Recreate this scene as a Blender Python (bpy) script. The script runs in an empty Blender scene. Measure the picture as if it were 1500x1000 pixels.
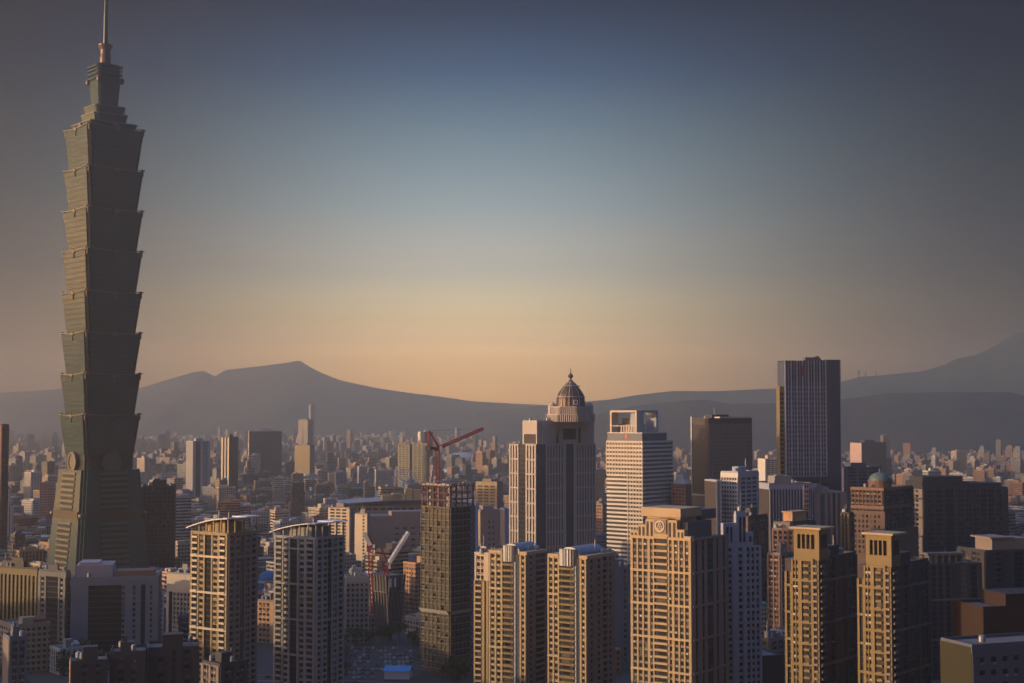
import bpy, math, random
from mathutils import Vector

R = math.radians
scene = bpy.context.scene
COL = scene.collection

# ------------------------------------------------------------------ camera
FPX = 2100.0                      # focal length in pixels of a 1500 px wide frame
CAMZ = 155.0
PITCH = math.atan(108.0 / FPX)
cam_d = bpy.data.cameras.new('camera')
cam_d.sensor_width = 36.0
cam_d.lens = 36.0 * FPX / 1500.0
cam_d.clip_start = 1.0
cam_d.clip_end = 120000.0
cam = bpy.data.objects.new('camera', cam_d)
COL.objects.link(cam)
cam.location = (0, 0, CAMZ)
cam.rotation_euler = (R(90) + PITCH, 0, 0)
scene.camera = cam

# ------------------------------------------------------------------ sun, sky, exposure
SUN_EL = R(8.0)
SUN_AZ = R(-103.0)                 # measured from +Y, clockwise: the sun stands to the left
EXPOSURE = 0.42
sd = Vector((math.sin(SUN_AZ) * math.cos(SUN_EL), math.cos(SUN_AZ) * math.cos(SUN_EL), math.sin(SUN_EL)))
sun_d = bpy.data.lights.new('sun', 'SUN')
sun_d.energy = 4.2
sun_d.angle = R(0.5)
sun_d.color = (1.0, 0.67, 0.36)
sun = bpy.data.objects.new('sun', sun_d)
COL.objects.link(sun)
sun.rotation_euler = sd.to_track_quat('Z', 'Y').to_euler()
sun.location = (0, 0, 3000)

world = bpy.data.worlds.new('World')
scene.world = world
world.use_nodes = True
wn, wl = world.node_tree.nodes, world.node_tree.links
wn.clear()
wout = wn.new('ShaderNodeOutputWorld')
wbg = wn.new('ShaderNodeBackground')
wl.new(wbg.outputs[0], wout.inputs[0])
sky = wn.new('ShaderNodeTexSky')
sky.sky_type = 'NISHITA'
sky.sun_disc = False
sky.sun_elevation = SUN_EL
sky.sun_rotation = SUN_AZ
sky.altitude = 150.0
sky.air_density = 1.0
sky.dust_density = 3.0
sky.ozone_density = 2.0


def wmath(op, a, b=None, c=None, clamp=False):
    n = wn.new('ShaderNodeMath')
    n.operation = op
    n.use_clamp = clamp
    for i, v in enumerate((a, b, c)):
        if v is None:
            continue
        if isinstance(v, (int, float)):
            n.inputs[i].default_value = v
        else:
            wl.new(v, n.inputs[i])
    return n.outputs[0]


# evening colour of the sky: warm dusty band on the horizon, slate blue above it
tc = wn.new('ShaderNodeTexCoord')
sx = wn.new('ShaderNodeSeparateXYZ')
wl.new(tc.outputs['Generated'], sx.inputs[0])
elev = wmath('ARCSINE', sx.outputs['Z'])
elev_f = wmath('DIVIDE', elev, R(30.0), clamp=True)
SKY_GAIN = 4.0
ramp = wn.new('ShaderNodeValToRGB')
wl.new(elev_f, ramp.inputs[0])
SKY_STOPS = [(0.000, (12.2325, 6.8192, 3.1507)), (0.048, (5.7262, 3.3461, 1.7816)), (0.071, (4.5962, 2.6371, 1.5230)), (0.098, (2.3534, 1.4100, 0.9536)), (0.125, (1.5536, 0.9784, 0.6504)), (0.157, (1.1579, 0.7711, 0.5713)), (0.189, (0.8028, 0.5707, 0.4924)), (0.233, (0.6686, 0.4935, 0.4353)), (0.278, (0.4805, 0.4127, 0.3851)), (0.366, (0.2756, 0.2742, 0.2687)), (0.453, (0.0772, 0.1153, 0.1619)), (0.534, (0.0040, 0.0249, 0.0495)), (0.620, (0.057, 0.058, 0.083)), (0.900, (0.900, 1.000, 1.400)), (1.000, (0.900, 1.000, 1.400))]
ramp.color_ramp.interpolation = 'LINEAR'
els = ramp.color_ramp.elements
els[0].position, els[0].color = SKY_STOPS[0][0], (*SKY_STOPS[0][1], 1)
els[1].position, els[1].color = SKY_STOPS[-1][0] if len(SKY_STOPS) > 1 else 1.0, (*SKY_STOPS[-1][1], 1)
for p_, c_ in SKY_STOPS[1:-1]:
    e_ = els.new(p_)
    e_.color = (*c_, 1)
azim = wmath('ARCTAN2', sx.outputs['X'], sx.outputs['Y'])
VIGNETTE_AZ, VIGNETTE_W, VIGNETTE_MIN = R(-1.5), R(8.6), 0.035
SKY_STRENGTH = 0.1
da = wmath('DIVIDE', wmath('SUBTRACT', azim, VIGNETTE_AZ), VIGNETTE_W)
glow_vignette = wmath('ADD', wmath('MULTIPLY', wmath('EXPONENT', wmath('MULTIPLY', wmath('MULTIPLY', da, da), -0.5)), 1.0 - VIGNETTE_MIN), VIGNETTE_MIN)
# the side falloff copies lens vignetting into the low sky; overhead the dome is evenly blue, and low in the west it is bright round the sun
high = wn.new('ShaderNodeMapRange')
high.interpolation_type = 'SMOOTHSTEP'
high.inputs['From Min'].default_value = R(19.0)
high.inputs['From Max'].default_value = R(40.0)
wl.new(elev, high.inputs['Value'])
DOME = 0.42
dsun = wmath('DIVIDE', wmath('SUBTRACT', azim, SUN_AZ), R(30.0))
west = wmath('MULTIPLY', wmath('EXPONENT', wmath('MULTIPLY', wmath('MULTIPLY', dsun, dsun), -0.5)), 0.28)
# bright core of that falloff: evening light plus lens vignetting, just above the hills
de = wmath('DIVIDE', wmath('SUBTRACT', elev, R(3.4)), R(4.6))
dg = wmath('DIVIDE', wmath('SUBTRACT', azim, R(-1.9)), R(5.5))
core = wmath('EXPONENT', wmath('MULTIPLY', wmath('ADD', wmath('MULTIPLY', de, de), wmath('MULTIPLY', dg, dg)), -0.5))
glow_vignette = wmath('ADD', glow_vignette, wmath('MULTIPLY', core, 0.30))
glow_vignette = wmath('ADD', wmath('ADD', glow_vignette, west), wmath('MULTIPLY', high.outputs['Result'], DOME))
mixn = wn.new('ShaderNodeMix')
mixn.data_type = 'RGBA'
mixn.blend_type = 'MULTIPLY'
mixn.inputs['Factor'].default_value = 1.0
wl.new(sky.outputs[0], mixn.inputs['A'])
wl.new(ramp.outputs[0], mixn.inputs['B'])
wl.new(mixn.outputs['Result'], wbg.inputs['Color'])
wl.new(wmath('MULTIPLY', glow_vignette, SKY_STRENGTH * SKY_GAIN), wbg.inputs['Strength'])

scene.view_settings.view_transform = 'Standard'
scene.view_settings.look = 'None'
scene.view_settings.gamma = 1.0
scene.view_settings.exposure = EXPOSURE
scene.cycles.max_bounces = 5
scene.cycles.diffuse_bounces = 2
scene.cycles.glossy_bounces = 3
scene.cycles.volume_bounces = 2
scene.cycles.use_denoising = True

# ------------------------------------------------------------------ picture -> place
CP, SP = math.cos(PITCH), math.sin(PITCH)


def at(px, py, y):
    """The point of the place, y metres north of the camera, seen at photo pixel px, py."""
    u, v = (px - 750.0) / FPX, (500.0 - py) / FPX
    dy, dz = CP - v * SP, SP + v * CP
    t = y / dy
    return Vector((u * t, y, CAMZ + dz * t))


def to_px(x, y, z):
    d = y * CP + (z - CAMZ) * SP
    return 750 + FPX * x / d, 500 - FPX * ((z - CAMZ) * CP - y * SP) / d


# ------------------------------------------------------------------ mesh builder
class MB:
    """Collects faces with uv in metres and a colour, links them as ONE mesh object."""

    def __init__(self, col=None):
        self.v, self.f, self.m, self.uv, self.c = [], [], [], [], []
        self.col = col

    def face(self, pts, m=0, uv=None):
        i = len(self.v)
        self.v.extend(tuple(p) for p in pts)
        self.f.append(tuple(range(i, i + len(pts))))
        self.m.append(m)
        if uv is None:
            uv = [(p[0] + p[1], p[2]) for p in pts]
        self.uv.extend(uv)
        if self.col is not None:
            self.c.extend([self.col] * len(pts))

    def prism(self, poly, z0, z1, m=0, mt=None, poly1=None, u0=0.0, bottom=False, top=True):
        """Vertical (or tapering) solid on a counter-clockwise polygon."""
        q = poly1 or poly
        n = len(poly)
        u = u0
        for i in range(n):
            j = (i + 1) % n
            a, b, c, d = poly[i], poly[j], q[j], q[i]
            w = math.hypot(b[0] - a[0], b[1] - a[1])
            self.face([(a[0], a[1], z0), (b[0], b[1], z0), (c[0], c[1], z1), (d[0], d[1], z1)], m,
                      [(u, z0), (u + w, z0), (u + w, z1), (u, z1)])
            u += w
        if top:
            self.face([(p[0], p[1], z1) for p in q], m if mt is None else mt, [(p[0], p[1]) for p in q])
        if bottom:
            self.face([(p[0], p[1], z0) for p in reversed(poly)], m, [(p[0], p[1]) for p in reversed(poly)])

    def box(self, x0, x1, y0, y1, z0, z1, m=0, mt=None, bottom=True):
        self.prism([(x0, y0), (x1, y0), (x1, y1), (x0, y1)], z0, z1, m, mt, bottom=bottom)

    def lathe(self, prof, n=16, cx=0.0, cy=0.0, m=0, cap=True):
        for k in range(len(prof) - 1):
            (r0, z0), (r1, z1) = prof[k], prof[k + 1]
            for i in range(n):
                a, b = 2 * math.pi * i / n, 2 * math.pi * (i + 1) / n
                p = [(cx + r0 * math.cos(a), cy + r0 * math.sin(a), z0), (cx + r0 * math.cos(b), cy + r0 * math.sin(b), z0),
                     (cx + r1 * math.cos(b), cy + r1 * math.sin(b), z1), (cx + r1 * math.cos(a), cy + r1 * math.sin(a), z1)]
                if r1 < 1e-4:
                    p = p[:3]
                elif r0 < 1e-4:
                    p = [p[0], p[2], p[3]]
                self.face(p, m)
        if cap and prof[-1][0] > 1e-4:
            r, z = prof[-1]
            self.face([(cx + r * math.cos(2 * math.pi * i / n), cy + r * math.sin(2 * math.pi * i / n), z) for i in range(n)], m)

    def beam(self, p, q, w, m=0, h=None):
        p, q = Vector(p), Vector(q)
        d = q - p
        if d.length < 1e-6:
            return
        d.normalize()
        s = d.cross(Vector((0, 0, 1)))
        if s.length < 1e-3:
            s = Vector((1, 0, 0))
        s.normalize()
        t = s.cross(d)
        s, t = s * w / 2, t * (h or w) / 2
        a = [p - s - t, p + s - t, p + s + t, p - s + t]
        b = [x + (q - p) for x in a]
        for i in range(4):
            j = (i + 1) % 4
            self.face([a[i], a[j], b[j], b[i]], m)
        self.face(list(reversed(a)), m)
        self.face(b, m)

    def lattice(self, p, q, w, n, t, m=0):
        """Square truss from p to q: four chords, rungs and diagonals."""
        p, q = Vector(p), Vector(q)
        d = (q - p).normalized()
        s = d.cross(Vector((0, 0, 1)))
        if s.length < 1e-3:
            s = Vector((1, 0, 0))
        s.normalize()
        e = s.cross(d)
        cs = [(-1, -1), (1, -1), (1, 1), (-1, 1)]
        off = [s * (w / 2 * i) + e * (w / 2 * j) for i, j in cs]
        for o in off:
            self.beam(p + o, q + o, t, m)
        for k in range(n):
            a, b = p.lerp(q, k / n), p.lerp(q, (k + 1) / n)
            for i in range(4):
                j = (i + 1) % 4
                self.beam(a + off[i], b + off[j], t * 0.7, m)
                self.beam(b + off[i], b + off[j], t * 0.7, m)

    def build(self, name, mats, parent=None):
        me = bpy.data.meshes.new(name)
        me.from_pydata(self.v, [], self.f)
        if not isinstance(mats, (list, tuple)):
            mats = [mats]
        for x in mats:
            me.materials.append(x)
        me.polygons.foreach_set('material_index', self.m)
        uvl = me.uv_layers.new(name='UVMap')
        uvl.data.foreach_set('uv', [x for p in self.uv for x in p])
        if self.c:
            ca = me.color_attributes.new('Col', 'FLOAT_COLOR', 'CORNER')
            ca.data.foreach_set('color', [x for p in self.c for x in p])
        me.update()
        o = bpy.data.objects.new(name, me)
        COL.objects.link(o)
        if parent is not None:
            o.parent = parent
        return o


def tag(o, label=None, cat=None, group=None, kind=None):
    for k, v in (('label', label), ('category', cat), ('group', group), ('kind', kind)):
        if v:
            o[k] = v
    return o


def empty(name, loc, rz=0.0):
    o = bpy.data.objects.new(name, None)
    o.empty_display_size = 5
    o.location = loc
    o.rotation_euler = (0, 0, rz)
    COL.objects.link(o)
    return o


# ------------------------------------------------------------------ materials
def nodes_of(name):
    m = bpy.data.materials.new(name)
    m.use_nodes = True
    nt = m.node_tree
    b = nt.nodes['Principled BSDF']
    return m, nt, b


def nmath(nt, op, a, b=None, clamp=False, c=None):
    n = nt.nodes.new('ShaderNodeMath')
    n.operation = op
    n.use_clamp = clamp
    for i, v in enumerate((a, b, c)):
        if v is None:
            continue
        if isinstance(v, (int, float)):
            n.inputs[i].default_value = v
        else:
            nt.links.new(v, n.inputs[i])
    return n.outputs[0]


def nmix(nt, fac, a, b, blend='MIX'):
    n = nt.nodes.new('ShaderNodeMix')
    n.data_type = 'RGBA'
    n.blend_type = blend
    for key, v in (('Factor', fac), ('A', a), ('B', b)):
        if isinstance(v, (int, float)):
            n.inputs[key].default_value = v
        elif isinstance(v, tuple):
            n.inputs[key].default_value = (*v[:3], 1)
        else:
            nt.links.new(v, n.inputs[key])
    return n.outputs['Result']


def nnoise(nt, scale, vec=None, detail=4.0, mapscale=None, coord='Object'):
    t = nt.nodes.new('ShaderNodeTexNoise')
    t.inputs['Scale'].default_value = scale
    t.inputs['Detail'].default_value = detail
    if vec is None:
        c = nt.nodes.new('ShaderNodeTexCoord')
        vec = c.outputs[coord]
        if mapscale:
            mp = nt.nodes.new('ShaderNodeMapping')
            mp.inputs['Scale'].default_value = mapscale
            nt.links.new(vec, mp.inputs[0])
            vec = mp.outputs[0]
    nt.links.new(vec, t.inputs['Vector'])
    return t.outputs[0]


MATS = {}


def wallmat(name, col, rough=0.8, var=0.35, metal=0.0, spec=0.4):
    """Weathered facade: blotches, rain streaks and a little colour drift."""
    if name in MATS:
        return MATS[name]
    m, nt, b = nodes_of(name)
    n1 = nnoise(nt, 0.07, detail=5)
    n2 = nnoise(nt, 0.5, detail=3, mapscale=(1.6, 1.6, 0.07))
    n3 = nnoise(nt, 1.3, detail=2)
    s = nmath(nt, 'ADD', nmath(nt, 'MULTIPLY', n1, 0.5), nmath(nt, 'ADD', nmath(nt, 'MULTIPLY', n2, 0.3), nmath(nt, 'MULTIPLY', n3, 0.2)))
    f = nmath(nt, 'ADD', nmath(nt, 'MULTIPLY', nmath(nt, 'SUBTRACT', s, 0.5), 2.2 * var), 1.0)
    cc = nt.nodes.new('ShaderNodeCombineColor')
    for i in range(3):
        nt.links.new(nmath(nt, 'MULTIPLY', f, col[i]), cc.inputs[i])
    nt.links.new(cc.outputs[0], b.inputs['Base Color'])
    b.inputs['Roughness'].default_value = rough
    b.inputs['Metallic'].default_value = metal
    b.inputs['Specular IOR Level'].default_value = spec
    MATS[name] = m
    return m


def glassmat(name, dark=(0.018, 0.022, 0.028), pale=(0.15, 0.125, 0.095), share=0.26, rough=0.12, spec=0.5):
    """Window glass: each pane its own darkness, some with curtains drawn."""
    if name in MATS:
        return MATS[name]
    m, nt, b = nodes_of(name)
    oi = nt.nodes.new('ShaderNodeObjectInfo')
    ge = nt.nodes.new('ShaderNodeNewGeometry')
    r = nmath(nt, 'FRACT', nmath(nt, 'ADD', oi.outputs['Random'], ge.outputs['Random Per Island']))
    r2 = nmath(nt, 'FRACT', nmath(nt, 'MULTIPLY', r, 17.31))
    k = nmath(nt, 'GREATER_THAN', r, 1.0 - share)
    k = nmath(nt, 'MULTIPLY', k, r2)
    base = nmix(nt, r2, tuple(c * 0.5 for c in dark), tuple(c * 1.8 for c in dark))
    nt.links.new(nmix(nt, k, base, pale), b.inputs['Base Color'])
    b.inputs['Roughness'].default_value = rough
    b.inputs['Specular IOR Level'].default_value = spec
    MATS[name] = m
    return m


def citymat():
    """Walls of the smaller houses: colour from the house, rows of windows by storey and bay."""
    m, nt, b = nodes_of('city_wall')
    at_ = nt.nodes.new('ShaderNodeVertexColor')
    at_.layer_name = 'Col'
    uv = nt.nodes.new('ShaderNodeUVMap')
    s = nt.nodes.new('ShaderNodeSeparateXYZ')
    nt.links.new(uv.outputs[0], s.inputs[0])
    cu = nmath(nt, 'DIVIDE', s.outputs[0], 3.3)
    cv = nmath(nt, 'DIVIDE', s.outputs[1], 3.4)
    fu, fv = nmath(nt, 'FRACT', cu), nmath(nt, 'FRACT', cv)

    def inside(x, lo, hi):
        return nmath(nt, 'MULTIPLY', nmath(nt, 'GREATER_THAN', x, lo), nmath(nt, 'LESS_THAN', x, hi))
    wu, wv = inside(fu, 0.2, 0.8), inside(fv, 0.3, 0.8)
    st = at_.outputs['Alpha']
    punched = nmath(nt, 'MULTIPLY', wu, wv)
    vert = nmath(nt, 'MULTIPLY', inside(fu, 0.3, 0.75), nmath(nt, 'GREATER_THAN', fv, 0.14))
    m1 = nmath(nt, 'GREATER_THAN', st, 0.4)
    m2 = nmath(nt, 'GREATER_THAN', st, 0.7)
    m0 = nmath(nt, 'GREATER_THAN', st, 0.05)
    a = nmath(nt, 'ADD', nmath(nt, 'MULTIPLY', punched, nmath(nt, 'SUBTRACT', 1.0, m1)), nmath(nt, 'MULTIPLY', wv, nmath(nt, 'SUBTRACT', m1, m2)))
    mask = nmath(nt, 'MULTIPLY', m0, nmath(nt, 'ADD', a, nmath(nt, 'MULTIPLY', vert, m2)), clamp=True)
    cmb = nt.nodes.new('ShaderNodeCombineXYZ')
    nt.links.new(nmath(nt, 'FLOOR', cu), cmb.inputs[0])
    nt.links.new(nmath(nt, 'FLOOR', cv), cmb.inputs[1])
    wh = nt.nodes.new('ShaderNodeTexWhiteNoise')
    nt.links.new(cmb.outputs[0], wh.inputs['Vector'])
    r = wh.outputs['Value']
    pale = nmath(nt, 'MULTIPLY', nmath(nt, 'GREATER_THAN', r, 0.75), r)
    glass = nmix(nt, pale, (0.02, 0.023, 0.03), (0.18, 0.16, 0.13))
    n1 = nnoise(nt, 0.06, detail=5, coord='Object')
    n2 = nnoise(nt, 0.5, detail=3, mapscale=(1.3, 1.3, 0.1))
    f = nmath(nt, 'ADD', nmath(nt, 'ADD', nmath(nt, 'MULTIPLY', n1, 0.7), nmath(nt, 'MULTIPLY', n2, 0.5)), 0.4)
    cc = nt.nodes.new('ShaderNodeCombineColor')
    for i in range(3):
        nt.links.new(f, cc.inputs[i])
    wall = nmix(nt, 1.0, at_.outputs['Color'], cc.outputs[0], 'MULTIPLY')
    nt.links.new(nmix(nt, mask, wall, glass), b.inputs['Base Color'])
    nt.links.new(nmath(nt, 'SUBTRACT', 0.85, nmath(nt, 'MULTIPLY', mask, 0.6)), b.inputs['Roughness'])
    b.inputs['Specular IOR Level'].default_value = 0.4
    return m


def roofmat():
    m, nt, b = nodes_of('city_roof')
    at_ = nt.nodes.new('ShaderNodeVertexColor')
    at_.layer_name = 'Col'
    n = nnoise(nt, 0.12, detail=6)
    n2 = nnoise(nt, 0.9, detail=2)
    f = nmath(nt, 'ADD', nmath(nt, 'MULTIPLY', n, 0.9), nmath(nt, 'ADD', nmath(nt, 'MULTIPLY', n2, 0.4), 0.3))
    cc = nt.nodes.new('ShaderNodeCombineColor')
    for i in range(3):
        nt.links.new(f, cc.inputs[i])
    nt.links.new(nmix(nt, 1.0, at_.outputs['Color'], cc.outputs[0], 'MULTIPLY'), b.inputs['Base Color'])
    b.inputs['Roughness'].default_value = 0.9
    return m


CITY, ROOF = citymat(), roofmat()


def groundmat(name, c0, c1, c2, s1, s2, rough=0.9):
    m, nt, b = nodes_of(name)
    n1 = nnoise(nt, s1, detail=6)
    n2 = nnoise(nt, s2, detail=4)
    k1 = nmath(nt, 'MULTIPLY', nmath(nt, 'SUBTRACT', n1, 0.40), 5.0, clamp=True)
    c = nmix(nt, k1, c0, c1)
    k2 = nmath(nt, 'MULTIPLY', nmath(nt, 'SUBTRACT', n2, 0.5), 6.0, clamp=True)
    nt.links.new(nmix(nt, k2, c, c2), b.inputs['Base Color'])
    b.inputs['Roughness'].default_value = rough
    return m


G_DARK = glassmat('window_glass')
G_BLUE = glassmat('blue_glass', (0.045, 0.06, 0.09), (0.12, 0.14, 0.17), 0.3, 0.12, 0.6)
G_BROWN = glassmat('bronze_glass', (0.085, 0.07, 0.062), (0.15, 0.125, 0.10), 0.3, 0.22, 0.45)

# ------------------------------------------------------------------ setting: ground, hills
def plane(name, pts, z, mat, kind='structure', label=None):
    mb = MB()
    mb.face([(x, y, z) for x, y in pts], 0, [(x, y) for x, y in pts])
    return tag(mb.build(name, mat), label, None, None, kind)


GROUND = groundmat('ground', (0.04, 0.04, 0.042), (0.075, 0.07, 0.066), (0.028, 0.04, 0.02), 0.012, 0.004)
plane('ground', [(-9950, -850), (9950, -850), (9950, 15150), (-9950, 15150)], 0.0, GROUND)
FOREST = groundmat('forest_slope', (0.025, 0.04, 0.02), (0.05, 0.07, 0.035), (0.035, 0.045, 0.03), 0.004, 0.0016)


def hnoise(x, y, seed):
    from mathutils import noise
    return noise.fractal(Vector((x, y, seed)), 1.0, 2.0, 5)


def mb_v(mb, p):
    mb.v.append(p)
    return len(mb.v) - 1


def ridge(name, outline, y0, width, rough, seed, x_step=110.0, mat=None):
    """A mountain range standing y0 metres away whose crest follows the outline seen in the photo."""
    crest = [(at(px, py, y0).x, at(px, py, y0).z) for px, py in outline]
    x0, x1 = crest[0][0], crest[-1][0]
    nx = int((x1 - x0) / x_step)
    ny = 40
    mb = MB()

    def cz(x):
        for (a, za), (b, zb) in zip(crest, crest[1:]):
            if a <= x <= b:
                t = (x - a) / max(b - a, 1e-6)
                return za + (zb - za) * t
        return crest[-1][1]
    grid = []
    for i in range(nx + 1):
        x = x0 + (x1 - x0) * i / nx
        z = cz(x)
        col = []
        for j in range(ny + 1):
            t = j / ny * 2 - 1
            wob = hnoise(x / 900, t * 3, seed) * 0.35
            prof = max(0.0, 1 - abs(t) * (1 + wob * 0.5 * (1 - abs(t)))) ** 1.15
            if j == ny // 2:
                prof = 1.0
            zz = (z - 2) * prof + (hnoise(x / 420, t * 5, seed + 7) - 1.6 * abs(hnoise(x / 700, t * 2.2, seed + 3))) * rough * prof * (0.02 if j == ny // 2 else min(1.0, abs(t) * 3))
            col.append(mb_v(mb, (x, y0 + t * width, max(zz, 0) - 1.0)))
        grid.append(col)
    for i in range(nx):
        for j in range(ny):
            q = (grid[i][j], grid[i + 1][j], grid[i + 1][j + 1], grid[i][j + 1])
            mb.f.append(q)
            mb.m.append(0)
            mb.uv.extend([(0, 0)] * 4)
    o = mb.build(name, mat or FOREST)
    for p in o.data.polygons:
        p.use_smooth = True
    return tag(o, kind='structure')


ridge('mountain', [(-120, 580), (0, 574), (90, 568), (205, 567), (240, 556), (285, 543), (302, 542), (313, 551), (330, 540), (380, 535), (420, 530),
                   (430, 528), (438, 526), (444, 529), (452, 535), (470, 544), (500, 556), (560, 568), (600, 574), (650, 580), (690, 586), (740, 589), (800, 592), (860, 596), (940, 606)],
      12000, 2200, 90, 3.1, 45)
ridge('mountain', [(700, 604), (780, 594), (860, 586), (895, 583), (930, 577), (985, 571), (1050, 571), (1143, 567), (1230, 558), (1260, 550), (1290, 548), (1350, 542),
                   (1385, 532), (1400, 523), (1430, 518), (1460, 503), (1490, 488), (1550, 477), (1680, 483)],
      9000, 1650, 70, 9.4, 45)
ridge('hill', [(840, 618), (870, 607), (900, 598), (950, 590), (1000, 585), (1040, 583), (1060, 589), (1110, 589), (1143, 588), (1230, 583), (1260, 580), (1300, 574),
               (1400, 572), (1480, 572), (1500, 578), (1560, 588), (1640, 600)],
      6000, 780, 26, 5.7, 50, groundmat('dark_forest', (0.012, 0.018, 0.014), (0.028, 0.036, 0.024), (0.02, 0.022, 0.02), 0.006, 0.002))

# unseen wooded mound, added out of frame to the left to shade the lowest roofs
mb = MB()
gx, gy = 30, 40
idx = [[0] * (gy + 1) for _ in range(gx + 1)]
for i in range(gx + 1):
    for j in range(gy + 1):
        x, y_ = -1150 + 680 * i / gx, 430 + 560 * j / gy
        e = max(0.0, 1 - ((x + 810) / 340) ** 2) * max(0.0, 1 - ((y_ - 710) / 280) ** 2)
        idx[i][j] = mb_v(mb, (x, y_, -1 + 118 * e ** .6 + hnoise(x / 60, y_ / 60, 2.0) * 9 * e))
for i in range(gx):
    for j in range(gy):
        mb.f.append((idx[i][j], idx[i + 1][j], idx[i + 1][j + 1], idx[i][j + 1]))
        mb.m.append(0)
        mb.uv.extend([(0, 0)] * 4)
tag(mb.build('hill', FOREST), kind='structure')

# far river catching the evening light
plane('river', [(-1400, 9750), (-300, 9750), (-300, 9950), (-1400, 9950)], 0.2, wallmat('river_water', (0.05, 0.055, 0.06), 0.05, 0.1))

# the air
HAZE_DENSITY = 1.3e-4
hz = MB()
hz.box(-10000, 10000, -900, 15200, -1.0, 735.0)
hm = bpy.data.materials.new('haze')
hm.use_nodes = True
hn = hm.node_tree.nodes
hn.clear()
ho = hn.new('ShaderNodeOutputMaterial')
hv = hn.new('ShaderNodeVolumePrincipled')
hv.inputs['Color'].default_value = (0.94, 0.96, 0.90, 1)
hv.inputs['Density'].default_value = HAZE_DENSITY
hv.inputs['Anisotropy'].default_value = 0.78
hm.node_tree.links.new(hv.outputs[0], ho.inputs['Volume'])
tag(hz.build('haze', hm), 'pale evening haze lying over the whole city', kind='stuff')

# ------------------------------------------------------------------ tower kit
PLACED = []        # (x, y, radius) of everything already standing, so the loose city leaves it free
ZONES = []         # photo rectangles of the landmarks: (x0, y0, x1, y1, depth)
WMESH = {}


def unit_mesh(name, w, h, lo, hi, mat):
    key = (name, round(w, 2), round(h, 2), round(lo, 2), mat.name)
    if key not in WMESH:
        mb = MB()
        mb.box(-w / 2, w / 2, -hi, -lo, 0, h)
        o = mb.build(name, mat)
        WMESH[key] = o.data
        bpy.data.objects.remove(o)
    return WMESH[key]


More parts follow.
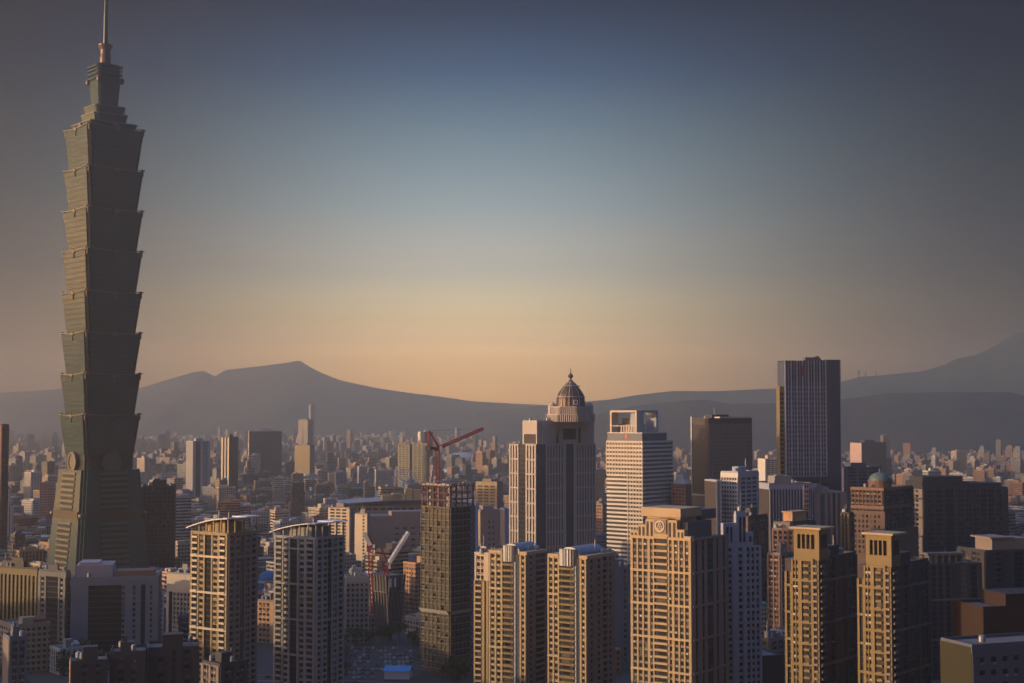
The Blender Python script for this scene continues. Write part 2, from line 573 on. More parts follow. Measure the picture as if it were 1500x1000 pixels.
class Tower:
    """A building on its own Empty. Local x runs along the wall that faces the viewer's right,
    local y along the wall that faces left; the corner between them is the origin."""

    def __init__(s, name, label, xl, xc, xr, ytop, y, phi, cat='building', group=None, depth=None, width=None):
        p = at(xc, ytop, y)
        s.x, s.y, s.H, s.Y, s.ytop = p.x, p.y, p.z, y, ytop
        s.phi = R(phi)
        s.c, s.s = math.cos(s.phi), math.sin(s.phi)
        s.W = s.up(xr) if width is None else width
        s.L = s.lp(xl) if depth is None else depth
        s.root = tag(empty(name, (s.x, s.y, 0), s.phi), label, cat, group)
        s.wins, s.bals = [], []
        cx, cy = s.x + s.c * s.W / 2 - s.s * s.L / 2, s.y + s.s * s.W / 2 + s.c * s.L / 2
        PLACED.append((cx, cy, 0.5 * math.hypot(s.W, s.L) + 6))
        b = at(xc, 500, y)
        _, yb = to_px(s.x, s.y, 0)
        ZONES.append((min(xl, xc), ytop, max(xr, xc), yb, y))

    def _t(s, px):
        a = at(px, s.ytop, 1000.0)
        return a.x / a.y

    def up(s, px):
        t = s._t(px)
        return (t * s.y - s.x) / (s.c - t * s.s)

    def lp(s, px):
        t = s._t(px)
        return (s.x - t * s.y) / (s.s + t * s.c)

    def z(s, py):
        return at(750, py, s.Y).z

    def mb(s, **k):
        return MB(**k)

    def put(s, mb, name, mats, parent=None):
        return mb.build(name, mats, parent or s.root)

    def body(s, mat, z0=0.0, z1=None, name='wall', x0=0, x1=None, y0=0, y1=None, roof=None):
        mb = MB()
        z1 = s.H if z1 is None else z1
        mb.box(x0, s.W if x1 is None else x1, y0, s.L if y1 is None else y1, z0, z1, 0, 1, bottom=False)
        return s.put(mb, name, [mat, roof or ROOFGREY])

    def fbox(s, mb, face, u0, u1, z0, z1, d0, d1, m=0):
        if face == 'R':
            mb.box(u0, u1, -d1, -d0, z0, z1, m)
        else:
            mb.box(-d1, -d0, u0, u1, z0, z1, m)

    def win(s, face, u, z, w, h, mat=None, d=0.1, off=(0, 0)):
        s.wins.append((face, u, z, w, h, mat or G_DARK, d, off))

    def strips(s, face, u0, u1, z0, z1, spec, fh, mat, name='facade', band=0, bandmat=None, off=(0, 0), glass=None, zb=None, sill=0.45, dark=None, mat2=None):
        """A wall made of upright strips. spec: [(weight, kind)], kinds
        p pier, w windows, W pair of windows, b balconies, s dark slot, x blank wall, g glass strip."""
        tot = sum(a for a, _ in spec)
        n = max(1, int(round((z1 - z0) / fh)))
        fz = (z1 - z0) / n
        mb = MB()
        mats = [mat, mat2 or mat]
        u = u0
        ox, oy = off

        def bx(m, a, b, c, d, e, f, k=0):
            if face == 'R':
                m.box(a + ox, b + ox, -f + oy, -e + oy, c, d, k)
            else:
                m.box(-f + ox, -e + ox, a + oy, b + oy, c, d, k)
        for wgt, kind in spec:
            mbg, mbd = MB(), MB()
            w = (u1 - u0) * wgt / tot
            a, b = u, u + w
            if kind == 'p':
                bx(mb, a, b, z0, z1, -0.05, 0.75)
            elif kind == 'x':
                bx(mb, a, b, z0, z1, -0.05, 0.35)
            elif kind in 'wWv':
                k = {'w': 1, 'W': 2, 'v': 3}[kind]
                cw = w / k
                sp = fz * sill
                for i in range(n + 1):
                    lo, hi = z0 + i * fz - sp / 2, z0 + i * fz + sp / 2
                    bx(mb, a, b, max(lo, z0), min(hi, z1), -0.05, 0.4, 1)
                for j in range(k):
                    c0 = a + j * cw
                    jw = cw * 0.12
                    bx(mb, c0, c0 + jw, z0, z1, -0.05, 0.34, 1)
                    bx(mb, c0 + cw - jw, c0 + cw, z0, z1, -0.05, 0.34, 1)
                    for i in range(n):
                        s.win(face, c0 + cw / 2, z0 + i * fz + sp / 2, cw * 0.76, fz - sp, glass, 0.1, off)
            elif kind == 'b':
                bx(mbd, a, b, z0, z1, -0.05, 0.06)
                for i in range(n):
                    zz = z0 + i * fz
                    s.bals.append((face, (a + b) / 2, zz, w - 0.2, 0.32 * fz, bandmat or mat, off))
                    s.win(face, (a + b) / 2, zz + 0.4 * fz, w * 0.6, 0.5 * fz, glass, 0.16, off)
            elif kind == 's':
                bx(mbg, a, b, z0, z1, -0.05, 0.05)
                for i in range(n):
                    bx(mbd, a, b, z0 + i * fz, z0 + i * fz + 0.5, 0.05, 0.12)
            elif kind == 'g':
                bx(mbg, a, b, z0, z1, -0.05, 0.3)
                for i in range(n):
                    bx(mbd, a, b, z0 + i * fz, z0 + i * fz + 0.7, 0.3, 0.36)
            u = b
            if mbg.f:
                s.put(mbg, 'glass_strip', glass or G_DARK)
            if mbd.f:
                s.put(mbd, 'floor_joint' if kind in 'sg' else 'recess', dark or M_RECESS)
        if mb.f:
            s.put(mb, name, mats)
        if band:
            i = zb if zb is not None else band
            while i <= n:
                m2 = MB()
                z = z0 + i * fz
                bx(m2, u0, u1, z - 0.55, z + 0.55, 0.3, 0.95)
                i += band
                s.put(m2, 'string_course', bandmat or mat)

    def lines(s, face, u0, u1, z0, z1, n, t, d, mat, name='floor_band', vert=False, off=(0, 0)):
        mb = MB()
        ox, oy = off
        for i in range(n + 1):
            if vert:
                a = u0 + (u1 - u0) * i / n
                r = (a - t / 2, a + t / 2, z0, z1)
            else:
                a = z0 + (z1 - z0) * i / n
                r = (u0, u1, a - t / 2, a + t / 2)
            if face == 'R':
                mb.box(r[0] + ox, r[1] + ox, -d + oy, 0.05 + oy, r[2], r[3])
            else:
                mb.box(-d + ox, 0.05 + ox, r[0] + oy, r[1] + oy, r[2], r[3])
        s.put(mb, name, mat)

    def roof(s, seed, z=None, x0=0, x1=None, y0=0, y1=None, wall=None, parapet=1.3, house=True, tanks=3, mast=1, metal=None):
        rnd = random.Random(seed)
        z = s.H if z is None else z
        x1 = s.W if x1 is None else x1
        y1 = s.L if y1 is None else y1
        wall = wall or M_CONC
        if parapet:
            mb = MB()
            t = 0.4
            mb.box(x0, x1, y0, y0 + t, z, z + parapet)
            mb.box(x0, x1, y1 - t, y1, z, z + parapet)
            mb.box(x0, x0 + t, y0 + t, y1 - t, z, z + parapet)
            mb.box(x1 - t, x1, y0 + t, y1 - t, z, z + parapet)
            s.put(mb, 'parapet', wall)
        w, l = x1 - x0, y1 - y0
        if house:
            mb = MB()
            a, b = x0 + w * rnd.uniform(.25, .35), y0 + l * rnd.uniform(.25, .4)
            mb.box(a, a + w * .4, b, b + l * .35, z, z + rnd.uniform(4, 6.5))
            if rnd.random() < .45:
                mb.box(a + w * .05, a + w * .2, b + 1, b + l * .2, z + 3.5, z + 7.2)
            s.put(mb, 'lift_house', [wall])
        for i in range(tanks):
            mb = MB()
            cx, cy = x0 + w * rnd.uniform(.1, .9), y0 + l * rnd.uniform(.12, .88)
            r = rnd.uniform(1.0, 1.5)
            mb.lathe([(r, z + .8), (r, z + 3), (r * .7, z + 3.5), (0, z + 3.7)], 10, cx, cy)
            for dx, dy in ((-1, -1), (1, -1), (1, 1), (-1, 1)):
                mb.beam((cx + dx * r * .6, cy + dy * r * .6, z), (cx + dx * r * .6, cy + dy * r * .6, z + .9), .15)
            s.put(mb, 'water_tank', M_STEEL)
        for i in range(mast):
            mb = MB()
            cx, cy = x0 + w * rnd.uniform(.3, .7), y0 + l * rnd.uniform(.3, .7)
            mb.beam((cx, cy, z), (cx, cy, z + rnd.uniform(7, 12)), .25)
            mb.beam((cx - 1, cy, z + 5), (cx + 1, cy, z + 5), .15)
            s.put(mb, 'antenna', M_STEEL)

    def finish(s, limit=100):
        """Hang windows and balconies: up to a hundred of each as parts of their own (the ones that show
        largest, highest up first), what is over a hundred as one mass."""
        for name, mass, ws, y0, y1 in (('window', 'window_field', [w[:6] + (w[7], w[6]) for w in s.wins], None, None),
                                       ('balcony', 'balcony_field', [w[:5] + (w[5], w[6], 0) for w in s.bals], 0.3, 1.25)):
            ws.sort(key=lambda w: (-round(w[3] * w[4] * 2), -w[2]))
            rest, restmats = MB(), []
            for i, (face, u, z, w, h, mat, (ox, oy), d) in enumerate(ws):
                lo, hi = (d - 0.1, d) if y0 is None else (y0, y1)
                if i < limit:
                    o = bpy.data.objects.new(name, unit_mesh(name, w, h, lo, hi, mat))
                    COL.objects.link(o)
                    o.parent = s.root
                    if face == 'R':
                        o.location = (u + ox, oy, z)
                    else:
                        o.location = (ox, u + oy, z)
                        o.rotation_euler = (0, 0, R(-90))
                else:
                    if mat not in restmats:
                        restmats.append(mat)
                    k = restmats.index(mat)
                    if face == 'R':
                        rest.box(u - w / 2 + ox, u + w / 2 + ox, -hi + oy, -lo + oy, z, z + h, k)
                    else:
                        rest.box(-hi + ox, -lo + ox, u - w / 2 + oy, u + w / 2 + oy, z, z + h, k)
            if rest.f:
                tag(s.put(rest, mass, restmats), kind='stuff')
        rnd = random.Random(int(s.x * 7 + s.y))
        for (face, u, z, w, h, mat, d, (ox, oy)) in rnd.sample(s.wins, min(len(s.wins), 70 if s.Y < 1100 else 0)):
            if h > 3.2:
                continue
            o = bpy.data.objects.new('air_conditioner', unit_mesh('air_conditioner', 1.0, 0.75, 0.3, 0.85, M_STEEL if rnd.random() < .6 else M_DCONC))
            COL.objects.link(o)
            o.parent = s.root
            uu = u + rnd.uniform(-.3, .3) * w
            if face == 'R':
                o.location = (uu + ox, oy, z - .9)
            else:
                o.location = (ox, uu + oy, z - .9)
                o.rotation_euler = (0, 0, R(-90))


def offset_poly(poly, k):
    cx = sum(p[0] for p in poly) / len(poly)
    cy = sum(p[1] for p in poly) / len(poly)
    return [(cx + (x - cx) * k, cy + (y - cy) * k) for x, y in poly]


M_CONC = wallmat('concrete', (0.30, 0.285, 0.27))
M_DCONC = wallmat('dark_concrete', (0.13, 0.125, 0.125))
ROOFGREY = wallmat('roof_deck', (0.17, 0.165, 0.16), 0.9, 0.6)
M_STEEL = wallmat('galvanised_steel', (0.27, 0.29, 0.32), 0.5, 0.25, 0.6)
M_RECESS = wallmat('recess_wall', (0.06, 0.05, 0.05))
M_BEIGE = wallmat('beige_tile', (0.44, 0.335, 0.20), 0.65, 0.25)
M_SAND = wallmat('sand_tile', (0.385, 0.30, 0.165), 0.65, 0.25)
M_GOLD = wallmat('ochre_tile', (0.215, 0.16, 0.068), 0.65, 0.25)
M_GREY = wallmat('grey_tile', (0.30, 0.29, 0.28), 0.65, 0.2)
M_TAUPE = wallmat('shaded_taupe_tile', (0.25, 0.20, 0.175), 0.7, 0.2)
M_BRICK = wallmat('brick_tile', (0.21, 0.125, 0.095), 0.75, 0.25)
M_WHITE = wallmat('white_tile', (0.66, 0.63, 0.58), 0.6, 0.15)
M_CREAM = wallmat('cream_tile', (0.60, 0.50, 0.37), 0.65, 0.2)
M_BLUEW = wallmat('blue_white_tile_and_shade', (0.36, 0.39, 0.46), 0.6, 0.15)
M_PURPLE = wallmat('mauve_stone', (0.27, 0.22, 0.21), 0.7, 0.2)
M_DARKB = wallmat('shaded_brown_stone', (0.06, 0.05, 0.048), 0.6, 0.25)
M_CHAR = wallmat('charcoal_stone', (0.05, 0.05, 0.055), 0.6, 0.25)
M_RED = wallmat('red_paint', (0.32, 0.03, 0.035), 0.5, 0.3)
M_WPAINT = wallmat('white_paint', (0.72, 0.71, 0.70), 0.5, 0.2)
M_RUST = wallmat('primer_steel', (0.20, 0.08, 0.05), 0.6, 0.5)
M_BLUEP = wallmat('blue_sheet', (0.06, 0.22, 0.48), 0.6, 0.25)
M_STRAW = wallmat('straw_tile', (0.31, 0.235, 0.125), 0.65, 0.25)

# ------------------------------------------------------------------ the tall green pagoda-like tower
def notched(h, n):
    """Square of half size h whose corners are cut by double notches of n metres."""
    a = h - n
    b = h - n * 0.5
    pts = []
    for sx, sy in ((-1, -1), (1, -1), (1, 1), (-1, 1)):
        c = [(sx * a, sy * h), (sx * a, sy * b), (sx * b, sy * b), (sx * b, sy * a), (sx * h, sy * a)]
        if sx * sy > 0:
            c.reverse()
        pts += c
    return pts


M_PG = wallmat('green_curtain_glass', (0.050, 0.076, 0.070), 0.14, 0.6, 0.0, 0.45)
M_PB = wallmat('green_mullion', (0.028, 0.044, 0.042), 0.3, 0.25)
M_PT = wallmat('pale_rim', (0.15, 0.135, 0.10), 0.5, 0.25, 0.3)
M_PD = wallmat('green_shadow_glass', (0.025, 0.035, 0.035), 0.3, 0.2)  # darker copy of the green glass: shade coloured into notches, waist and louvre gaps
M_PC = wallmat('bronze_metal', (0.11, 0.07, 0.045), 0.5, 0.25, 0.3)


def ruyi(mb, nrm, r, z, s):
    """Curled cloud emblem hanging on the middle of a face."""
    nx, ny = nrm
    tx, ty = -ny, nx

    def P(u, d, zz):
        return (nx * (r + d) + tx * u, ny * (r + d) + ty * u, zz)
    mb.beam(P(0, .5, z - 5.2 * s), P(0, .5, z), .8 * s)
    mb.beam(P(-2.6 * s, .6, z + .1), P(2.6 * s, .6, z + .1), 1.3 * s, h=1.3 * s)
    mb.beam(P(-1.4 * s, .6, z + 1.3 * s), P(1.4 * s, .6, z + 1.3 * s), 1.5 * s)
    for q in (-1, 1):
        mb.beam(P(q * 2.6 * s, .6, z + .5), P(q * 1.4 * s, .6, z - 1.4 * s), .7 * s)


def pagoda():
    Y = 1215.0
    base = at(146, 640, Y)
    phi = R(41)
    root = tag(empty('skyscraper', (base.x, base.y, 0), phi),
               'tallest tower, green glass with eight flared tiers stacked like bamboo and a needle spire', 'skyscraper')
    PLACED.append((base.x, base.y, 60))
    ZONES.append((75, 0, 215, 880, Y))
    zz = lambda py: at(146, py, Y).z

    def prism(name, levels, n, mats, parent=None, band=None):
        mb = MB()
        for (h0, z0), (h1, z1) in zip(levels, levels[1:]):
            mb.prism(notched(h0, n), z0, z1, 0, 0, notched(h1, n), top=True)
        return mb.build(name, mats, parent or root)

    def tier(z0, z1, h0, h1, n, storeys, ornament=1.0):
        seg = MB()
        for k in range(storeys):
            a, b = k / storeys, (k + 1) / storeys
            za, zb_ = z0 + (z1 - z0) * a, z0 + (z1 - z0) * b
            ha, hb = h0 + (h1 - h0) * a, h0 + (h1 - h0) * b
            hm_ = ha + (hb - ha) * .72
            zm = za + (zb_ - za) * .72
            seg.prism(notched(ha, n), za, zm, 0, 0, notched(hm_, n), top=False)
            seg.prism(notched(hm_ + .10, n), zm, zb_, 1, 1, notched(hb + .10, n), top=True, bottom=True)
        o = seg.build('tower_tier', [M_PG, M_PB], root)
        rim = MB()
        for sx, sy in ((0, -1), (1, 0), (0, 1), (-1, 0)):
            tx, ty = -sy, sx
            e = h1 - n * .3
            pr = []
            for i in range(9):
                t = i / 4 - 1
                pr.append((t * e, z1 + .2 + 1.3 * t * t))
            for (ua, va), (ub, vb) in zip(pr, pr[1:]):
                rim.beam((sx * (h1 + .3) + tx * ua, sy * (h1 + .3) + ty * ua, va), (sx * (h1 + .3) + tx * ub, sy * (h1 + .3) + ty * ub, vb), .9, h=.8)
        rim.build('cornice', M_PT, o)
        for nrm in ((0, -1), (1, 0), (0, 1), (-1, 0)):
            mb = MB()
            ruyi(mb, nrm, h1 - .4, z1 - .6, ornament)
            mb.build('cloud_emblem', M_PT, o)
        for sx, sy in ((-1, -1), (1, -1), (1, 1), (-1, 1)):
            mb = MB()
            c = h1 - n * .5
            mb.box(sx * c - .9, sx * c + .9, sy * c - .9, sy * c + .9, z1 - 3.6, z1 + 1.4)
            mb.prism([(sx * c - 1.4, sy * c - 1.4), (sx * c + 1.4, sy * c - 1.4), (sx * c + 1.4, sy * c + 1.4), (sx * c - 1.4, sy * c + 1.4)], z1 + 1.4, z1 + 2.6, 0, None,
                     [(sx * c - .3, sy * c - .3), (sx * c + .3, sy * c - .3), (sx * c + .3, sy * c + .3), (sx * c - .3, sy * c + .3)])
            mb.build('corner_ornament', M_PC, o)
        # dark strip up each corner notch, shade put into its colour
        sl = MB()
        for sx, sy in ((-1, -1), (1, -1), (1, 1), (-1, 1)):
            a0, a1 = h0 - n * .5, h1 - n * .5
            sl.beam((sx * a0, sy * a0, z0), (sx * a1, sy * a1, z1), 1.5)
        sl.build('notch_shade', M_PD, o)

    rows = [195, 254, 313, 372, 432, 491, 549, 608, 664]
    for a, b in zip(rows, rows[1:]):
        tier(zz(b), zz(a), 22.0, 25.6, 3.6, 8)
    # waist with the great coins
    zt, zb = zz(664), zz(686)
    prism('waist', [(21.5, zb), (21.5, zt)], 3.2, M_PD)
    for nrm in ((0, -1), (1, 0), (0, 1), (-1, 0)):
        nx, ny = nrm
        mb = MB()
        n = 28
        zc = (zt + zb) / 2 + .3
        for r0, r1, d in ((0.0, 6.2, 1.4), (6.2, 8.2, 2.2)):
            for i in range(n):
                a, b = 2 * math.pi * i / n, 2 * math.pi * (i + 1) / n
                P = lambda r, t, d: (nx * (22.5 + d) - ny * r * math.cos(t), ny * (22.5 + d) + nx * r * math.cos(t), zc + r * math.sin(t))
                if r0 == 0:
                    mb.face([P(0, 0, d), P(r1, a, d), P(r1, b, d)])
                else:
                    mb.face([P(r0, a, d), P(r1, a, d), P(r1, b, d), P(r0, b, d)])
                    mb.face([P(r1, a, d), P(r1, a, -1.2), P(r1, b, -1.2), P(r1, b, d)])
                    mb.face([P(r0, b, d), P(r0, b, 1.4), P(r0, a, 1.4), P(r0, a, d)])
        mb.build('coin_roundel', M_PT, root)
    # tapering base
    z0, z1 = 0.0, zb
    h0, h1 = 35.0, 26.0
    hh = lambda z: h0 + (h1 - h0) * z / z1
    bm = MB()
    bm.prism(notched(h0, 4), z0, z1, 0, 0, notched(h1, 4))
    bo = bm.build('tower_base', [M_PG], root)
    k = 0
    for nx, ny in ((0, -1), (1, 0), (0, 1), (-1, 0)):
        md = MB()
        for i in range(23):
            mb = MB()
            z = z1 - 3 - i * 4.55
            if z < 6:
                break
            h = hh(z)
            if 6 < i < 9:
                continue
            tx, ty = -ny, nx
            w = 12.5
            mb.beam((nx * (h + .3) - tx * w, ny * (h + .3) - ty * w, z), (nx * (h + .3) + tx * w, ny * (h + .3) + ty * w, z), 1.1, h=1.7)
            mb.build('sun_louvre', M_PT, bo)
            z2 = z - 2.2
            h = hh(z2)
            md.beam((nx * (h) - tx * w, ny * (h) - ty * w, z2), (nx * (h) + tx * w, ny * (h) + ty * w, z2), .5, h=2.1)
        md.build('louvre_gap_shade', M_PD, bo)
        # plain belt across the louvres
        mb = MB()
        z = z1 - 3 - 7.5 * 4.55
        h = hh(z)
        tx, ty = -ny, nx
        mb.beam((nx * (h + .2) - tx * (h - 5), ny * (h + .2) - ty * (h - 5), z), (nx * (h + .2) + tx * (h - 5), ny * (h + .2) + ty * (h - 5), z), .8, h=6.5)
        mb.build('base_belt', wallmat('dull_bronze', (0.085, 0.06, 0.04), .4, .3), bo)
    for sx, sy in ((-1, -1), (1, -1), (1, 1), (-1, 1)):
        mb = MB()
        z = z1 - 3 - 7.5 * 4.55
        h = hh(z) - 1
        mb.lathe([(0, z - 2.4), (2.2, z - 1.4), (2.6, z), (2.2, z + 1.4), (0, z + 2.4)], 10, sx * h, sy * h)
        mb.build('corner_boss', M_PT, bo)
    # shoulders and crown
    za = zz(195)
    tiers = [(19.0, za, zz(186), 21.0), (13.6, zz(186), zz(172), 15.0), (12.2, zz(172), zz(160), 13.2)]
    for h, a, b, h2 in tiers:
        o = prism('shoulder', [(h, a), (h2, b)], 2.4, M_PG)
        mb = MB()
        mb.prism(notched(h2 + .6, 2.4), b, b + .9, 0, bottom=True)
        mb.build('cornice', M_PT, o)
    for nrm in ((0, -1), (1, 0), (0, 1), (-1, 0)):
        mb = MB()
        ruyi(mb, nrm, 21.0, zz(189), 1.1)
        mb.build('cloud_emblem', M_PT, root)
    up = prism('upper_shaft', [(8.6, zz(160)), (9.4, zz(140)), (10.2, zz(118))], 1.6, M_PG)
    for r_, h_ in ((117, 12.2), (110, 11.4), (104, 11.4), (99, 11.8)):
        mb = MB()
        mb.prism(notched(h_, 1.6), zz(r_) - 1.6, zz(r_), 0, bottom=True)
        mb.build('crown_ledge', M_PG, up)
    prism('crown_core', [(9.6, zz(118)), (9.6, zz(97))], 1.6, M_PD)
    for sx, sy in ((-1, -1), (1, -1), (1, 1), (-1, 1)):
        mb = MB()
        mb.lathe([(0, zz(126)), (1.6, zz(124)), (2.0, zz(120)), (1.2, zz(116)), (0, zz(115))], 8, sx * 10.6, sy * 10.6)
        mb.build('corner_boss', M_PC, up)
        mb = MB()
        mb.beam((sx * 12.6, sy * 12.6, zz(172)), (sx * 12.6, sy * 12.6, zz(158)), .5)
        mb.build('corner_mast', M_PT, root)
    mb = MB()
    mb.lathe([(4.6, zz(97)), (4.6, zz(86)), (4.0, zz(80)), (4.2, zz(74)), (6.0, zz(68)), (6.0, zz(66)), (3.0, zz(65))], 12)
    mb.build('spire_drum', M_PC, root)
    mb = MB()
    mb.lathe([(1.9, zz(66)), (1.7, zz(20)), (1.2, zz(-4)), (0.4, zz(-14)), (0, zz(-18))], 12)
    mb.build('spire', M_PB, root)
    # podium halls at its foot
    mb = MB()
    mb.box(-52, 52, -50, 46, 0, 21)
    mb.box(-46, 46, -44, 40, 21, 26)
    mb.build('podium', M_DCONC, root)


pagoda()

# ------------------------------------------------------------------ front row of apartment towers
def canopy(t, pts, z_pts, thick, depth, mat, name='roof_canopy', y0=0.0, overhang=2.5):
    """Thin swept roof sheet: (x, z) profile along local x / y handled by caller as polyline points."""
    mb = MB()
    for (a, za), (b, zb) in zip(zip(pts, z_pts), zip(pts[1:], z_pts[1:])):
        (ax, ay), (bx, by) = a, b
        d = Vector((bx - ax, by - ay, 0)).normalized()
        n = Vector((-d.y, d.x, 0))
        if n.x + n.y < 0:
            n = -n
        q = [Vector((ax, ay, za)) - n * overhang, Vector((bx, by, zb)) - n * overhang, Vector((bx, by, zb)) + n * depth, Vector((ax, ay, za)) + n * depth]
        top = [p + Vector((0, 0, thick)) for p in q]
        mb.face(top)
        mb.face(list(reversed(q)))
        for i in range(4):
            j = (i + 1) % 4
            mb.face([q[i], q[j], top[j], top[i]])
    return t.put(mb, name, mat)


# beige tower on the left, its broad face in the sun
def swept_roof_tower(label, xl, xc, xr, xr2, ytop, Y, phi, mat, seed, matr, bandm):
    t = Tower('apartment_tower', label, xl, xc, xr, ytop, Y, phi, 'apartment tower', 'swept-roof apartment towers')
    H, L, W = t.H, t.L, t.W
    zf = H - 6.5
    t.body(M_RECESS, 0, zf, roof=ROOFGREY)
    t.strips('L', 0, L, 2, zf, [(.35, 'p'), (1.1, 'b'), (.45, 'p'), (.95, 'w'), (.3, 'p'), (1.25, 's'), (.3, 'p'), (.9, 'w'), (.25, 'p'), (1.1, 'b'), (.35, 'p')], 3.25, mat,
             band=6, bandmat=bandm)
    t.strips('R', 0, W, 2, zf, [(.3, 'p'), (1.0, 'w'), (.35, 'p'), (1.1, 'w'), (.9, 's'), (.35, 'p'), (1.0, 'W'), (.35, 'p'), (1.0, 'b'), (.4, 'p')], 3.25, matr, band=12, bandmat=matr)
    # open crown: posts, ring beam, swept roof
    for k in range(6):
        mb = MB()
        u = L * k / 5
        mb.box(0, .7, max(0, u - .35), min(L, u + .35) if k else .7, zf, H + 1.4 - 4.5 * (u / L) ** 2)
        t.put(mb, 'crown_post', mat)
    for k in range(1, 5):
        mb = MB()
        u = W * k / 4
        mb.box(u - .35, u + .35, 0, .7, zf, H + 1.0)
        t.put(mb, 'crown_post', mat)
    mb = MB()
    mb.box(-.6, .6, .8, L, zf - 1.2, zf + .4)
    mb.box(.9, W, -.6, .6, zf - 1.2, zf + .4)
    t.put(mb, 'ring_beam', mat)
    mb = MB()
    mb.box(L * .0 + 2.5, W * .8, L * .18, L * .75, zf, H - 1)
    t.put(mb, 'lift_house', [mat])
    n = 10
    pts = [(0.0, L * 1.12 * (1 - i / n) - 0.02 * L) for i in range(n + 1)]
    zs = [H + 1.2 - 5.2 * max(0, (p[1] / L)) ** 1.7 for p in pts]
    canopy(t, pts, zs, .55, W * .55, M_WPAINT, overhang=1.6)
    mb = MB()
    z0 = H + 1.4
    mb.box(W * .56, W * 1.08, -1.2, L * .35, z0, z0 + .6)
    t.put(mb, 'roof_canopy', M_WPAINT)
    t.roof(seed, zf, 1, W, 1, L, mat, 0, False, 4, 2)
    mb = MB()
    for i in range(9):
        mb.box(W * .25 + i * 1.2, W * .25 + i * 1.2 + .5, L * .3, L * .3 + 2.2, H - 1, H + .6)
    t.put(mb, 'roof_plant', M_STEEL)
    t.finish()
    return t


swept_roof_tower('beige apartment tower in full sun with swept white roof, in front of brown office slab', 281, 334.5, 377, 377, 763, 770, 54, M_STRAW, 3, M_TAUPE, M_CREAM)  # taupe right wall has its shade put into the colour
swept_roof_tower('grey apartment tower in shade with swept white roof, between sunny beige tower and construction site', 403, 463, 504, 540, 770, 800, 55, M_GREY, 5, M_GREY, M_GREY)


